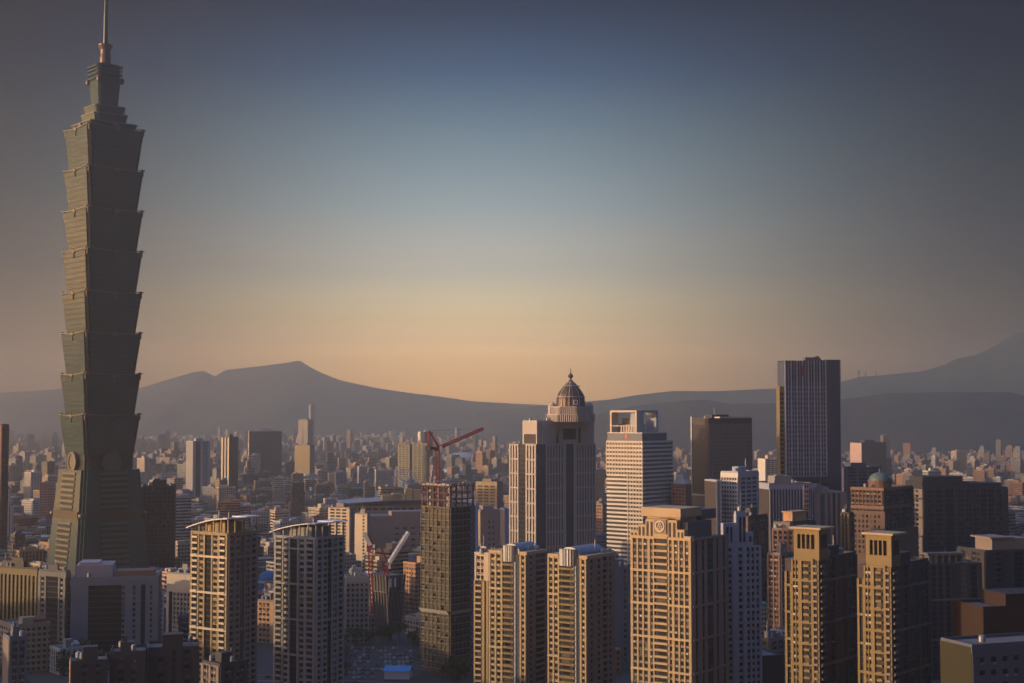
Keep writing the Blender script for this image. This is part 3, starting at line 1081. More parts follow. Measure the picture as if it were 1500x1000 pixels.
# big beige tower with the round emblem
def emblem_tower():
    t = Tower('apartment_tower', 'broad sunlit beige tower with stepped gable and round emblem at its top', 924.5, 1013, 1066, 790, 690, 53, 'apartment tower')
    H, L, W = t.H, t.L, t.W
    t.body(M_RECESS, 0, H)
    z2 = H + 9.5
    lu = lambda px: t.lp(px)
    u0, u1 = lu(979), lu(959)
    spec1 = [(.45, 'p'), (.85, 'w'), (.35, 'p'), (.85, 'w'), (.35, 'p'), (.85, 'w'), (.45, 'p')]
    right = [(.5, 'p'), (.75, 'w'), (.32, 'p'), (.8, 'w'), (.32, 'p'), (.8, 'w'), (.5, 'p'), (.55, 'w'), (.3, 'p')]
    left = [(.25, 'p'), (.6, 'w'), (.5, 'p'), (.8, 'w'), (.32, 'p'), (.8, 'w'), (.32, 'p'), (.8, 'w'), (.5, 'p')]
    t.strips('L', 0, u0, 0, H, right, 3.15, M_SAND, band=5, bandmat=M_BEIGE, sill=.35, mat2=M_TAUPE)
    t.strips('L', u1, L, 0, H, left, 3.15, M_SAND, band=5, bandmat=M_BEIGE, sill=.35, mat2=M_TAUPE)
    # central bay of curved balconies
    t.strips('L', u0, u1, 0, H + 3, [(1, 'b')], 3.15, M_SAND, bandmat=M_BEIGE, band=10, zb=5)
    # stepped gable
    mb, mw = MB(), MB()
    steps = [(0, .55 * u0, 3.0), (.3 * u0, u0, 6.5), (u0 * .62, u1 + (L - u1) * .38, z2 - H), (u1, u1 + (L - u1) * .7, 6.5), (u1 + .45 * (L - u1), L, 3.0)]
    for a, b, h in [(0, .28 * u0, 1.6), (.28 * u0, .6 * u0, 4.6), (.6 * u0, u0, 9.0), (u0, u1, 9.5), (u1, u1 + (L - u1) * .35, 9.0), (u1 + (L - u1) * .35, u1 + (L - u1) * .68, 6.2), (u1 + (L - u1) * .68, L, 3.2)]:
        mb.box(-.7, 3.0, a + .02, b - .02, H, H + h)
        if h > 3 and not (a == u0):
            n = 2
            for k in range(n):
                w = (b - a) / n
                mw.box(-.85, -.7, a + w * k + w * .28, a + w * k + w * .78, H + .8, H + h - 1.2)
    t.put(mb, 'stepped_gable', M_BEIGE)
    t.put(mw, 'gable_opening', M_RECESS)
    mb = MB()
    mb.box(-1.3, -.72, u0 + .4, u1 - .4, H + 2.2, H + 9.2)
    plate = t.put(mb, 'emblem_plate', M_TAUPE)
    # emblem: ring with a pointed leaf and a drop inside
    mb = MB()
    uc, zc, n = (u0 + u1) / 2, H + 5.9, 30
    for r0, r1, d in ((2.1, 2.75, 1.75),):
        for i in range(n):
            a, b = 2 * math.pi * i / n, 2 * math.pi * (i + 1) / n
            P = lambda r, q, dd: (-dd, uc + r * math.cos(q), zc + r * math.sin(q))
            mb.face([P(r0, a, d), P(r0, b, d), P(r1, b, d), P(r1, a, d)])
            mb.face([P(r1, a, d), P(r1, b, d), P(r1, b, 1.3), P(r1, a, 1.3)])
            mb.face([P(r0, a, 1.3), P(r0, b, 1.3), P(r0, b, d), P(r0, a, d)])
    for s_ in (-1, 1):
        for (a, za), (b, zb) in (((0, 2.0), (.75, .4)), ((.75, .4), (1.55, -1.1)), ((1.55, -1.1), (.35, -1.35))):
            mb.beam((-1.6, uc + s_ * a, zc + za), (-1.6, uc + s_ * b, zc + zb), .42)
    mb.lathe([(0, zc - 1.3), (.55, zc - .8), (.45, zc - .2), (0, zc + .7)], 8, -1.5, uc)
    mb.build('emblem', M_CREAM, plate).location = (0, 0, 0)
    # right wall: pairs of tall slots, its shade put into a darker tile
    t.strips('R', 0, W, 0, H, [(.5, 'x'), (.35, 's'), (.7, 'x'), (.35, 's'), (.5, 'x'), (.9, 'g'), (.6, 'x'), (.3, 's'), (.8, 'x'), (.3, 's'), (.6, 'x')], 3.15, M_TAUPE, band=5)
    # penthouse
    mb = MB()
    mb.box(3.2, W * .75, L * .12, L * .78, H, H + 8)
    t.put(mb, 'penthouse', [M_DCONC])
    mb = MB()
    mb.box(1.4, W * .62, L * .2, L * .86, H + 10.2, H + 14.5)
    mb.box(4, W * .55, L * .25, L * .8, H + 8, H + 10.2)
    t.put(mb, 'roof_house', [M_BEIGE])
    mb = MB()
    mb.box(W * .62, W * 1.02, L * .2, L * .6, H + 8.2, H + 13)
    t.put(mb, 'plant_screen', M_DCONC)
    t.roof(11, H, 3.2, W, 0.5, L, M_TAUPE, 0, False, 3, 2)
    t.finish()


emblem_tower()

# pale wing behind it
t = Tower('apartment_tower', 'pale blue-white stepped tower in shade, right behind the emblem tower', 1055, 1060, 1114, 800, 740, 20, 'apartment tower')
t.body(M_RECESS, 0, t.H)
t.strips('R', 0, t.W, 0, t.H, [(.5, 'x'), (.7, 'w'), (.5, 'p'), (.5, 'x'), (.7, 'w'), (.6, 'p'), (.5, 'w'), (.25, 'p'), (.5, 'w'), (.25, 'p'), (.5, 'w'), (.3, 'p')], 3.3, M_BLUEW)
for a, b, h in ((0, .35, 12), (.35, .62, 17), (.62, .82, 7)):
    mb = MB()
    mb.box(t.W * a + .03, t.W * b - .03, .3, t.L * .8, t.H, t.H + h)
    o = t.put(mb, 'stepped_top', [M_BLUEW])
    mb = MB()
    mb.box(t.W * (a + .08), t.W * (a + .14), .18, .3, t.H + 2, t.H + h - 2)
    mb.box(t.W * (a + .19), t.W * (a + .24), .18, .3, t.H + 2, t.H + h - 2)
    mb.build('slot_window', G_DARK, o)
t.roof(5, t.H + 17, t.W * .36, t.W * .6, 1, t.L * .7, M_BLUEW, 1, False, 1, 1)
t.finish()


# twin towers with barrel roofs
def twin(label, xl, xc, xr, ytop, Y, phi, seed, right, marks):
    t = Tower('apartment_tower', label, xl, xc, xr, ytop, Y, phi, 'apartment tower', 'barrel-roofed twin towers')
    H, L, W = t.H, t.L, t.W
    t.body(M_RECESS, 0, H)
    u = [t.lp(p) for p in marks]     # from the corner outwards
    t.strips('L', 0, u[0], 0, H, [(.35, 'p'), (.75, 'w'), (.45, 'p')], 3.1, M_SAND, sill=.4)
    t.strips('L', u[0], u[1], 0, H - 4, [(.8, 'g'), (.3, 'p')], 3.1, M_BLUEW, glass=G_BLUE)
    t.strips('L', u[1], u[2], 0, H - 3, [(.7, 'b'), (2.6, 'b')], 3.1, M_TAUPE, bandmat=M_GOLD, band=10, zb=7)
    t.strips('L', u[2], L, 0, H, [(.3, 'p'), (.75, 'w'), (.3, 'p'), (.75, 'w'), (.3, 'p')], 3.1, M_SAND, sill=.4, band=10, bandmat=M_BEIGE)
    t.strips('R', 0, W, 0, H, right, 3.1, M_TAUPE, sill=.5)  # darker tile carries the shade of the right wall
    # crown: corrugated drum over the bay and a barrel vault behind it
    uc = (u[1] + u[2]) / 2
    mb = MB()
    r = (u[2] - u[1]) * .55
    n = 22
    prof = []
    for i in range(n):
        a = math.pi * .5 + math.pi * i / (n - 1)
        rr = r * (1.0 if i % 2 else .93)
        prof.append((1 + rr * math.cos(a) * .75, uc + rr * math.sin(a)))
    mb.prism(prof, H - 4, H + 4.5)
    t.put(mb, 'corrugated_drum', M_STEEL)
    mb = MB()
    n = 12
    y0, y1 = u[0] + (u[1] - u[0]) * .4, u[2] + (L - u[2]) * .1
    yc, hw = (y0 + y1) / 2, (y1 - y0) / 2
    pr = [(yc + hw * math.cos(math.pi * i / n), H + 1.2 + 4.2 * math.sin(math.pi * i / n)) for i in range(n + 1)]
    for (a, za), (b, zb_) in zip(pr, pr[1:]):
        mb.face([(1.2, a, za), (W * .95, a, za), (W * .95, b, zb_), (1.2, b, zb_)])
    for x in (1.2, W * .95):
        mb.face([(x, a, z) for a, z in pr])
    mb.box(1.2, W * .95, y0 + .05, y1 - .05, H, H + 1.2)
    t.put(mb, 'barrel_roof', M_STEEL)
    mb = MB()
    mb.box(-.6, W, -.6, u[0], H, H + 1.6)
    mb.box(-.6, W * .6, u[2] + .5, L, H, H + 1.6)
    t.put(mb, 'parapet', M_BEIGE)
    t.roof(seed, H, W * .3, W, 0, L * .3, M_TAUPE, 0, False, 3, 1)
    t.finish()


twin('barrel-roofed sunlit apartment tower nearer the construction tower, row of windows and bay of balconies', 717, 771, 801, 812, 765, 56, 21,
     [(.5, 'x'), (.5, 'w'), (.6, 'x'), (1.6, 'b'), (.5, 'p')], (762, 754, 737))
twin('barrel-roofed sunlit apartment tower beside the broad emblem tower', 803, 859.5, 900, 818, 735, 55, 22,
     [(.4, 'x'), (.5, 'w'), (.6, 'x'), (.5, 'w'), (.3, 'p'), (.7, 'b'), (.3, 'p'), (.5, 'w'), (.5, 'x')], (850, 843, 820))

# narrow orange house left of the twins
t = Tower('apartment_block', 'slim sunlit apartment block squeezed between construction tower and barrel-roofed tower', 695, 716, 722, 812, 790, 62, 'apartment block')
t.body(M_RECESS, 0, t.H)
t.strips('L', 0, t.L, 0, t.H - 14, [(.4, 'p'), (.35, 's'), (.55, 'p'), (1.3, 'b'), (.3, 'p')], 3.2, M_SAND, bandmat=M_BEIGE)
t.strips('L', 0, t.L * .95, t.H - 14, t.H, [(.7, 'x'), (1.2, 'W'), (.3, 'p')], 3.2, M_CREAM)
t.roof(9, wall=M_CREAM, tanks=2)
t.finish()


# ochre towers on the right
def ochre(label, px, ytop, Y, phi, seed):
    a = px
    t = Tower('apartment_tower', label, a, a + 50, a + 104, ytop + 45, Y, phi, 'apartment tower', 'ochre towers with slotted crowns')
    H, L, W = t.H, t.L, t.W
    lp = lambda q: t.lp(q)
    t.body(M_RECESS, 0, H)
    u1, u2, u3, u4 = lp(a + 42), lp(a + 22), lp(a + 10), L
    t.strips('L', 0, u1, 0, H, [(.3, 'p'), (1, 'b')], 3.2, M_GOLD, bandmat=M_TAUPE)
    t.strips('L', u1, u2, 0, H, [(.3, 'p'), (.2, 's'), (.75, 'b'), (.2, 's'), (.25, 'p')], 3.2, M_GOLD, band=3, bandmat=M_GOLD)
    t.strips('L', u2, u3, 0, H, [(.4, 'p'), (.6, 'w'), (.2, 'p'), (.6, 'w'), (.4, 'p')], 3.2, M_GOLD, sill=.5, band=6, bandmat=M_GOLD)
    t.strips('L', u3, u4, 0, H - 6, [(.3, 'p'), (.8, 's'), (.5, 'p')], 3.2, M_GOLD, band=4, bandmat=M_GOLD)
    t.strips('R', 0, W, 0, H, [(.6, 'b'), (.7, 'x'), (.5, 's'), (.35, 'p'), (.5, 'g'), (.6, 'x'), (.35, 'p'), (.9, 'g'), (.3, 'p')], 3.2, M_DARKB, band=6, bandmat=M_DCONC)  # dark brown stands in for shade on the right wall
    # slotted crown
    y0, y1 = lp(a + 58), lp(a + 13)
    y0 = max(y0, -1.0)
    top = H + 14.2
    mb = MB()
    x0, x1 = 0.0, W * .24
    w = y1 - 0
    ps = [0, .14, .34, .40, .56, .62, .78, .84, 1.0]
    mb.box(x0, x1, 0, y1, H, H + 5)
    mb.box(x0, x1, 0, y1, top - 2.5, top)
    ys = [0, .18, .32, .37, .50, .55, .68, .73, 1.0]
    for k in (0, 2, 4, 6):
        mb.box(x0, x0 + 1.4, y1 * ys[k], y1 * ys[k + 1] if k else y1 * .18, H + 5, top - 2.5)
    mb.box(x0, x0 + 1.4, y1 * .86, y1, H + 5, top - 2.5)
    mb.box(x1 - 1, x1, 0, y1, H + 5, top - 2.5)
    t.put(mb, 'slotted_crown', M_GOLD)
    mb = MB()
    mb.box(x0 + 1.5, x1 - 1.1, .3, y1 - .3, H + 5, top - 2.5)
    t.put(mb, 'crown_void', M_RECESS)
    mb = MB()
    mb.box(-1.4, x1 + 4, -1.4, y1 + 1.5, top, top + .9)
    t.put(mb, 'crown_slab', M_BEIGE)
    t.roof(seed, H, x1, W, 0, L * .9, M_DARKB, 1.2, True, 2, 1)
    t.finish()


ochre('ochre apartment tower with slotted crown, next to the brick block and farther from frame edge', 1150, 775, 672, 52, 31)
ochre('ochre apartment tower with slotted crown, in front of the green-domed brick tower', 1256, 785, 650, 50, 32)

# ------------------------------------------------------------------ construction tower and its crane
def construction():
    t = Tower('construction_tower', 'unfinished tower wrapped in scaffold netting with bare steel top floors', 618, 659, 694, 742, 863, 48, 'construction tower')
    H, L, W = t.H, t.L, t.W
    n = 26
    fh = H / n
    net = wallmat('scaffold_net', (0.105, 0.092, 0.066), 0.9, 0.7)
    netd = wallmat('shaded_net', (0.05, 0.056, 0.06), 0.9, 0.4)  # darker copy of the net, shade of the right side in its colour
    mb = MB()
    mb.box(1.2, W - 1, 1.2, L - 1, 0, H - 1)
    t.put(mb, 'core', wallmat('raw_core', (0.10, 0.085, 0.065), .95, .4))
    for i in range(1, n + 1):
        mb = MB()
        mb.box(-.65, W + .1, -.65, L + .2, i * fh - .75, i * fh)
        t.put(mb, 'floor_slab', wallmat('site_concrete', (0.20, 0.18, 0.145), .9, .5))
    # patches of netting between the floors
    rnd = random.Random(4)
    mb = MB()
    for i in range(1, n):
        for k in range(7):
            if rnd.random() < .82:
                a, b = L * k / 7, L * (k + 1) / 7
                mb.box(-.2 - rnd.random() * .2, .6, a + .15, b - .15, i * fh + .05, i * fh + fh * rnd.uniform(.35, .8))
    t.put(mb, 'scaffold_netting', net)
    mb = MB()
    for i in range(1, n):
        for k in range(5):
            if rnd.random() < .85:
                a, b = W * .78 * k / 5, W * .78 * (k + 1) / 5
                mb.box(a + .1, b - .1, -.3 - rnd.random() * .2, -.05, i * fh + .1, i * fh + fh * rnd.uniform(.6, .98))
    t.put(mb, 'scaffold_netting', netd)
    pole = MB()
    for k in range(8):
        y = L * k / 7
        pole.beam((-.9, y, 0), (-.9, y, H), .28)
    for k in range(7):
        x = W * k / 6
        pole.beam((x, -.9, 0), (x, -.9, H), .28)
    for i in range(n):
        z = i * fh + fh * .5
        pole.beam((-.9, 0, z), (-.9, L, z), .2)
        pole.beam((0, -.9, z), (W, -.9, z), .2)
    t.put(pole, 'scaffold', wallmat('scaffold_tube', (0.17, 0.15, 0.105), 0.6, 0.4))
    # white safety fans half way up
    mb = MB()
    z = H * .36
    for k in range(9):
        y = L * k / 9
        mb.face([(-.3, y + .1, z), (-3.0, y + .3, z + 2.6), (-3.0, y + L / 9 - .3, z + 2.6), (-.3, y + L / 9 - .1, z)])
        mb.face([(-.3, y + .1, z + .2), (-.3, y + L / 9 - .1, z + .2), (-3.0, y + L / 9 - .3, z + 2.8), (-3.0, y + .3, z + 2.8)])
    for k in range(6):
        x = W * k / 6
        mb.face([(x + .1, -.3, z), (x + W / 6 - .1, -.3, z), (x + W / 6 - .3, -2.4, z + 2.2), (x + .3, -2.4, z + 2.2)])
        mb.face([(x + .1, -.3, z + .2), (x + .3, -2.4, z + 2.4), (x + W / 6 - .3, -2.4, z + 2.4), (x + W / 6 - .1, -.3, z + .2)])
    t.put(mb, 'safety_fan', M_WPAINT)
    # blue braced bay on the right and pale hoist rail
    mb = MB()
    for i in range(n):
        for a, b in ((0, 1), (1, 0)):
            mb.beam((W * .82, -.6, (i + a) * fh), (W * .97, -.6, (i + b) * fh), .35)
    t.put(mb, 'cross_bracing', wallmat('blue_steel', (0.34, 0.43, 0.56), .5))
    mb = MB()
    mb.box(W * .8, W * .99, -.35, -.1, 0, H)
    t.put(mb, 'blue_screen', wallmat('navy_sheet', (0.05, 0.09, 0.17), .6))
    mb = MB()
    mb.box(W + .2, W + 2.2, -1.6, .3, 0, H + 2)
    t.put(mb, 'hoist_rail', wallmat('pale_blue_paint', (0.55, 0.66, 0.80), .5))
    # bare steel storeys on top
    st = MB()
    for i in range(3):
        z0, z1 = H + i * 4.2, H + (i + 1) * 4.2
        for a in range(6):
            for b in range(5):
                if a in (0, 5) or b in (0, 4):
                    x, y = W * .96 * b / 4 + .3, L * .98 * a / 5 + .2
                    st.beam((x, y, z0), (x, y, z1), .7)
        for a in range(6):
            y = L * .98 * a / 5 + .2
            st.beam((.3, y, z1), (W * .96 + .3, y, z1), .5)
        for b in range(5):
            x = W * .96 * b / 4 + .3
            st.beam((x, .2, z1), (x, L * .98, z1), .5)
        for a in range(5):
            st.beam((.3, L * .98 * a / 5, z0), (.3, L * .98 * (a + 1) / 5, z1), .3)
    t.put(st, 'steel_frame', wallmat('dull_primer_steel', (0.11, 0.05, 0.038), .7, .5))
    for i in range(3):
        for k in range(3):
            pl = MB()
            y = L * k / 3 + .8
            pl.box(.5, 2.5, y, y + L / 5 * rnd.uniform(.3, .6), H + i * 4.2 + .3, H + i * 4.2 + rnd.uniform(1.2, 3))
            t.put(pl, 'stacked_panel', M_CONC)
    mb = MB()
    for k in range(7):
        y = L * k / 7
        mb.box(-.5, .2, y + .2, y + L / 7 - .3, H + 12.6, H + 13.3 + rnd.random())
    for k in range(6):
        x = W * k / 6
        mb.box(x + .2, x + W / 6 - .3, -.5, .2, H + 12.6, H + 13.2 + rnd.random())
    t.put(mb, 'edge_rail', M_CONC)
    return t


ct = construction()


def crane(label, base, mast_h, jib_tip, counter, apex, col, jibcol, w=2.2, cat='crane'):
    """Luffing tower crane: lattice mast, slewing deck, A-frame, lattice jib, pendant and hook."""
    root = tag(empty('tower_crane', base), label, cat)
    b = Vector(base)
    mb = MB()
    mb.lattice((0, 0, 0), (0, 0, mast_h), w, max(4, int(mast_h / 3)), w * .17)
    mb.build('mast', col, root)
    mb = MB()
    mb.box(-w, w, -w, w, mast_h, mast_h + 1.6)
    mb.beam((0, 0, mast_h + 1.4), counter, w * 1.1, h=1.6)
    mb.beam((0, 0, mast_h + 1.4), (jib_tip[0] * .05, jib_tip[1] * .05, mast_h + 1.6), w * 1.1, h=1.4)
    mb.build('slewing_deck', col, root)
    mb = MB()
    c = Vector(counter)
    mb.box(c.x - 1.6, c.x + 1.6, c.y - 1.4, c.y + 1.4, c.z - 1.9, c.z + 1.2)
    mb.build('counterweight', M_DCONC, root)
    mb = MB()
    mb.beam((w * .3, 0, mast_h + 1.6), apex, .75)
    mb.beam(c + Vector((0, 0, 1)), apex, .6)
    mb.beam((w * .8, -.8, mast_h + 1.6), apex, .45)
    mb.build('a_frame', col, root)
    mb = MB()
    p0 = Vector((jib_tip[0] * .04, jib_tip[1] * .04, mast_h + 2.0))
    mb.lattice(p0, jib_tip, w * .7, 16, w * .15)
    mb.build('jib', jibcol, root)
    mb = MB()
    mb.beam(apex, Vector(jib_tip), .12)
    mb.beam(jib_tip, Vector(jib_tip) - Vector((0, 0, 9)), .1)
    mb.build('pendant_rope', M_DCONC, root)
    mb = MB()
    q = Vector(jib_tip) - Vector((0, 0, 9.8))
    mb.box(q.x - .4, q.x + .4, q.y - .4, q.y + .4, q.z - .6, q.z + .8)
    mb.build('hook_block', col, root)
    mb = MB()
    mb.box(w * .6, w * .6 + 1.6, -w - 1.4, -w, mast_h + .4, mast_h + 2.9)
    mb.build('cab', M_WPAINT, root)
    return root


cb = ct.root.matrix_basis @ Vector((0, 0, 0))
cx_ = at(641, 708, 876)
base = (cx_.x, cx_.y, ct.H - 1.0)
tp = lambda px, py, y: at(px, py, y) - Vector(base)
d_top = tp(641, 656, 876)
crane('dark red luffing crane standing on top of the unfinished tower', base, d_top.z - 1.5, tp(707, 627, 905), tp(627, 655, 872), tp(628, 630, 873), M_RED, M_RED, 2.1)

# site with raking dark columns and two more cranes
t = Tower('construction_building', 'low unfinished building of dark raking columns with two white hanging sheets, below a white jib', 541, 566, 592, 842, 1060, 45, 'construction building')
mb = MB()
mb.box(2, t.W - 1, 2, t.L - 1, 0, t.H - 2)
t.put(mb, 'core', M_CHAR)
for k in range(7):
    mb = MB()
    u = t.L * k / 6
    mb.beam((3.0, u * .94 + 1, 0), (-.6, u, t.H), 1.0)
    t.put(mb, 'raking_column', M_DCONC)
for k in range(1, 7):
    mb = MB()
    u = t.W * k / 6
    mb.beam((u * .94 + 1, 3.0, 0), (u, -.6, t.H), 1.0)
    t.put(mb, 'raking_column', M_DCONC)
mb = MB()
mb.box(0, t.W, 0, t.L, t.H - 2, t.H - .6)
mb.box(0, t.W, 0, t.L, t.H * .66, t.H * .66 + .8)
t.put(mb, 'deck', M_DCONC)
for k in (1.1, 3.0):
    mb = MB()
    mb.box(k * 2.2, k * 2.2 + 1.9, -1.2, -1.0, t.H - 9, t.H - 2.2)
    t.put(mb, 'white_sheet', M_WPAINT)
sx_, sy_, sz_ = t.x, t.y, t.H
b1 = at(543, 838, 915)
b1 = (b1.x, b1.y, max(b1.z, 0) * 0 + 30.0)
q = lambda px, py, y, b: at(px, py, y) - Vector(b)
b1p = at(543, 858, 1052)
base1 = (b1p.x, b1p.y, 0.0)
h1 = at(543, 802, 1052).z
crane('red crane mast with thin upright jib on the raking-column site', base1, h1, q(533, 779, 1052, base1), q(549, 800, 1057, base1), q(541, 785, 1052, base1), M_RED, M_WPAINT, 3.0)
b2p = at(566, 858, 1066)
base2 = (b2p.x, b2p.y, 0.0)
h2 = at(566, 832, 1066).z
crane('crane with long white jib leaning over the raking-column site', base2, h2, q(598, 779, 1080, base2), q(557, 826, 1064, base2), q(559, 800, 1064, base2), M_RED, M_WPAINT, 3.0)


# ------------------------------------------------------------------ domed tower
def domed():
    t = Tower('domed_tower', 'tall mauve tower with ribbed pointed dome and ball finial', 747, 786, 872, 650, 1185, 36, 'office tower')
    H, L, W = t.H, t.L, t.W
    st = wallmat('rose_granite', (0.43, 0.385, 0.36), .6, .2)
    t.body(M_RECESS, 0, H)

    def grille(face, u0, u1, z1, slots, seed):
        mb = MB()
        z = z1
        row = 12.0
        k = 0
        n = slots
        pw = (u1 - u0) / (n * 2 + 1)
        for i in range(n + 1):
            a = u0 + i * 2 * pw
            t.fbox(mb, face, a, a + pw, 0, z1, -.05, .9)
        while z > 4:
            t.fbox(mb, face, u0, u1, z - 1.3, z, -.05, .7)
            for i in range(n):
                a = u0 + i * 2 * pw + pw
                t.win(face, a + pw / 2, z - row + .2, pw * .98, row - 1.7, G_BROWN if (i + k) % 2 else G_DARK)
            z -= row
            k += 1
        t.put(mb, 'facade', st)
    lu = t.lp
    grille('L', 0, lu(771), H, 3, 1)
    t.strips('L', lu(771), lu(760.5), 0, H - .5, [(1, 'g')], 4.0, st)
    grille('L', lu(760.5), L, H, 3, 2)
    ru = t.up
    t.strips('R', 0, ru(799), 0, H, [(1, 'g')], 4.0, st, glass=G_BLUE)
    grille('R', ru(799), ru(826), H, 6, 3)
    t.strips('R', ru(826), ru(842), 0, H, [(.2, 'p'), (1, 'g'), (.2, 'p')], 4.0, st, glass=G_BLUE)
    grille('R', ru(842), W, H, 7, 4)
    # shoulder storeys
    s1 = (t.z(617) - H)
    mb = MB()
    y1 = lu(764)
    mb.box(1.0, W - .5, .8, y1, H, H + s1)
    mb.box(W * .1, W * .2, -.1, .8, H, H + s1 * .95)
    o = t.put(mb, 'shoulder', [st])
    mb = MB()
    mb.box(ru(826), ru(844), .3, .8, H + s1 * .2, H + s1 * .7)
    mb.box(ru(816), ru(819), .55, .8, H + .5, H + s1 * .75)
    mb.box(ru(848), ru(851), .55, .8, H + .5, H + s1 * .75)
    mb.build('terrace_recess', M_RECESS, o)
    mb = MB()
    mb.box(.6, 1.0, 2.5, y1 - 2.5, H + .5, H + s1 * .45)
    mb.build('loggia', M_RECESS, o)
    # drum tiers, dome, finial
    dc = at(836, 600, 1185 + 22)
    M = t.root.matrix_basis.inverted_safe() if hasattr(t.root.matrix_basis, 'inverted_safe') else t.root.matrix_basis.inverted()
    from mathutils import Matrix
    mat = Matrix.Translation(Vector((t.x, t.y, 0))) @ Matrix.Rotation(t.phi, 4, 'Z')
    c = mat.inverted() @ Vector((dc.x, dc.y, 0))
    zz = lambda py: at(836, py, 1207).z
    m = 1207 / FPX

    def tier(name, r, z0, z1, ribs, mat, wr):
        mb = MB()
        n = 8
        oc = [(c.x + r * math.cos(math.pi / 8 + 2 * math.pi * i / n), c.y + r * math.sin(math.pi / 8 + 2 * math.pi * i / n)) for i in range(n)]
        mb.prism(oc, z0, z1)
        o = t.put(mb, name, mat)
        for i in range(n):
            a, b = oc[i], oc[(i + 1) % n]
            mb = MB()
            for k in range(ribs + 1):
                x, y = a[0] + (b[0] - a[0]) * k / ribs, a[1] + (b[1] - a[1]) * k / ribs
                mb.beam((x, y, z0), (x, y, z1 + .6), wr)
            mb.build('pilaster', st, o)
        mb = MB()
        mb.prism([(c.x + (x - c.x) * 1.03, c.y + (y - c.y) * 1.03) for x, y in oc], z1, z1 + .9, bottom=True)
        mb.build('cornice', st, o)
        return o
    mid = wallmat('dome_drum', (0.17, 0.14, 0.13), .5, .2)
    tier('lower_drum', 36 * m, t.H + s1, zz(607), 9, mid, 1.0)
    tier('upper_drum', 30 * m, zz(607), zz(596), 8, mid, .9)
    for sx in (-1, 1):
        mb = MB()
        x, y = c.x + sx * 27 * m * t.c, c.y - sx * 27 * m * t.s
        mb.lathe([(3.6, zz(607)), (3.6, zz(594)), (2.4, zz(590)), (0, zz(588))], 10, x, y)
        t.put(mb, 'corner_turret', st)
    prof = [(21, 598), (20.7, 590), (20.2, 584), (18.6, 577), (15.5, 572), (12.4, 568), (9.5, 564.5), (7.3, 561.5), (4.4, 559), (2.6, 557)]
    cop = wallmat('dome_copper', (0.12, 0.08, 0.062), .4, .3, .4)
    mb = MB()
    mb.lathe([(r * m, zz(py)) for r, py in prof], 24, c.x, c.y)
    dome = t.put(mb, 'dome', cop)
    for i in range(24):
        a = 2 * math.pi * i / 24
        mb = MB()
        for (r0, p0), (r1, p1) in zip(prof, prof[1:]):
            mb.beam((c.x + r0 * m * math.cos(a), c.y + r0 * m * math.sin(a), zz(p0)), (c.x + r1 * m * math.cos(a), c.y + r1 * m * math.sin(a), zz(p1)), .7)
        mb.build('dome_rib', st if i % 3 == 0 else mid, dome)
    for r, py in ((20.8, 580), (13.5, 564)):
        mb = MB()
        mb.lathe([((r - 1) * m, zz(py + 1)), ((r + .5) * m, zz(py + .8)), ((r + .5) * m, zz(py)), ((r - 1.5) * m, zz(py - .4))], 24, c.x, c.y, cap=False)
        mb.build('dome_ring', st, dome)
    mb = MB()
    mb.lathe([(3.8 * m, zz(557)), (1.4 * m, zz(555)), (1.2 * m, zz(553.5)), (3.2 * m, zz(552)), (3.9 * m, zz(550)), (3.2 * m, zz(548)), (1.2 * m, zz(546.5)), (.8 * m, zz(544)), (.45 * m, zz(540)), (0, zz(536))], 12, c.x, c.y)
    t.put(mb, 'finial', cop)
    # pale panel with a red mark on the dome
    mb = MB()
    a = math.pi + .25 - t.phi
    p = Vector((c.x + 21.3 * m * math.cos(-1.9), c.y + 21.3 * m * math.sin(-1.9), 0))
    d = Vector((-math.sin(-1.9), math.cos(-1.9), 0))
    mb.beam(p - d * 2 + Vector((0, 0, zz(588.5))), p + d * 2 + Vector((0, 0, zz(588.5))), .5, h=4.2)
    sg = t.put(mb, 'dome_sign', M_WPAINT)
    mb = MB()
    p2 = p + Vector((math.cos(-1.9), math.sin(-1.9), 0)) * .3
    mb.beam(p2 - d * .9 + Vector((0, 0, zz(588.5))), p2 + d * .9 + Vector((0, 0, zz(588.5))), .2, h=2.2)
    mb.build('sign_mark', M_RED, sg)
    t.roof(8, H + s1, 1, W * .35, 1, y1, st, 1.2, False, 2, 1)
    t.finish()


domed()


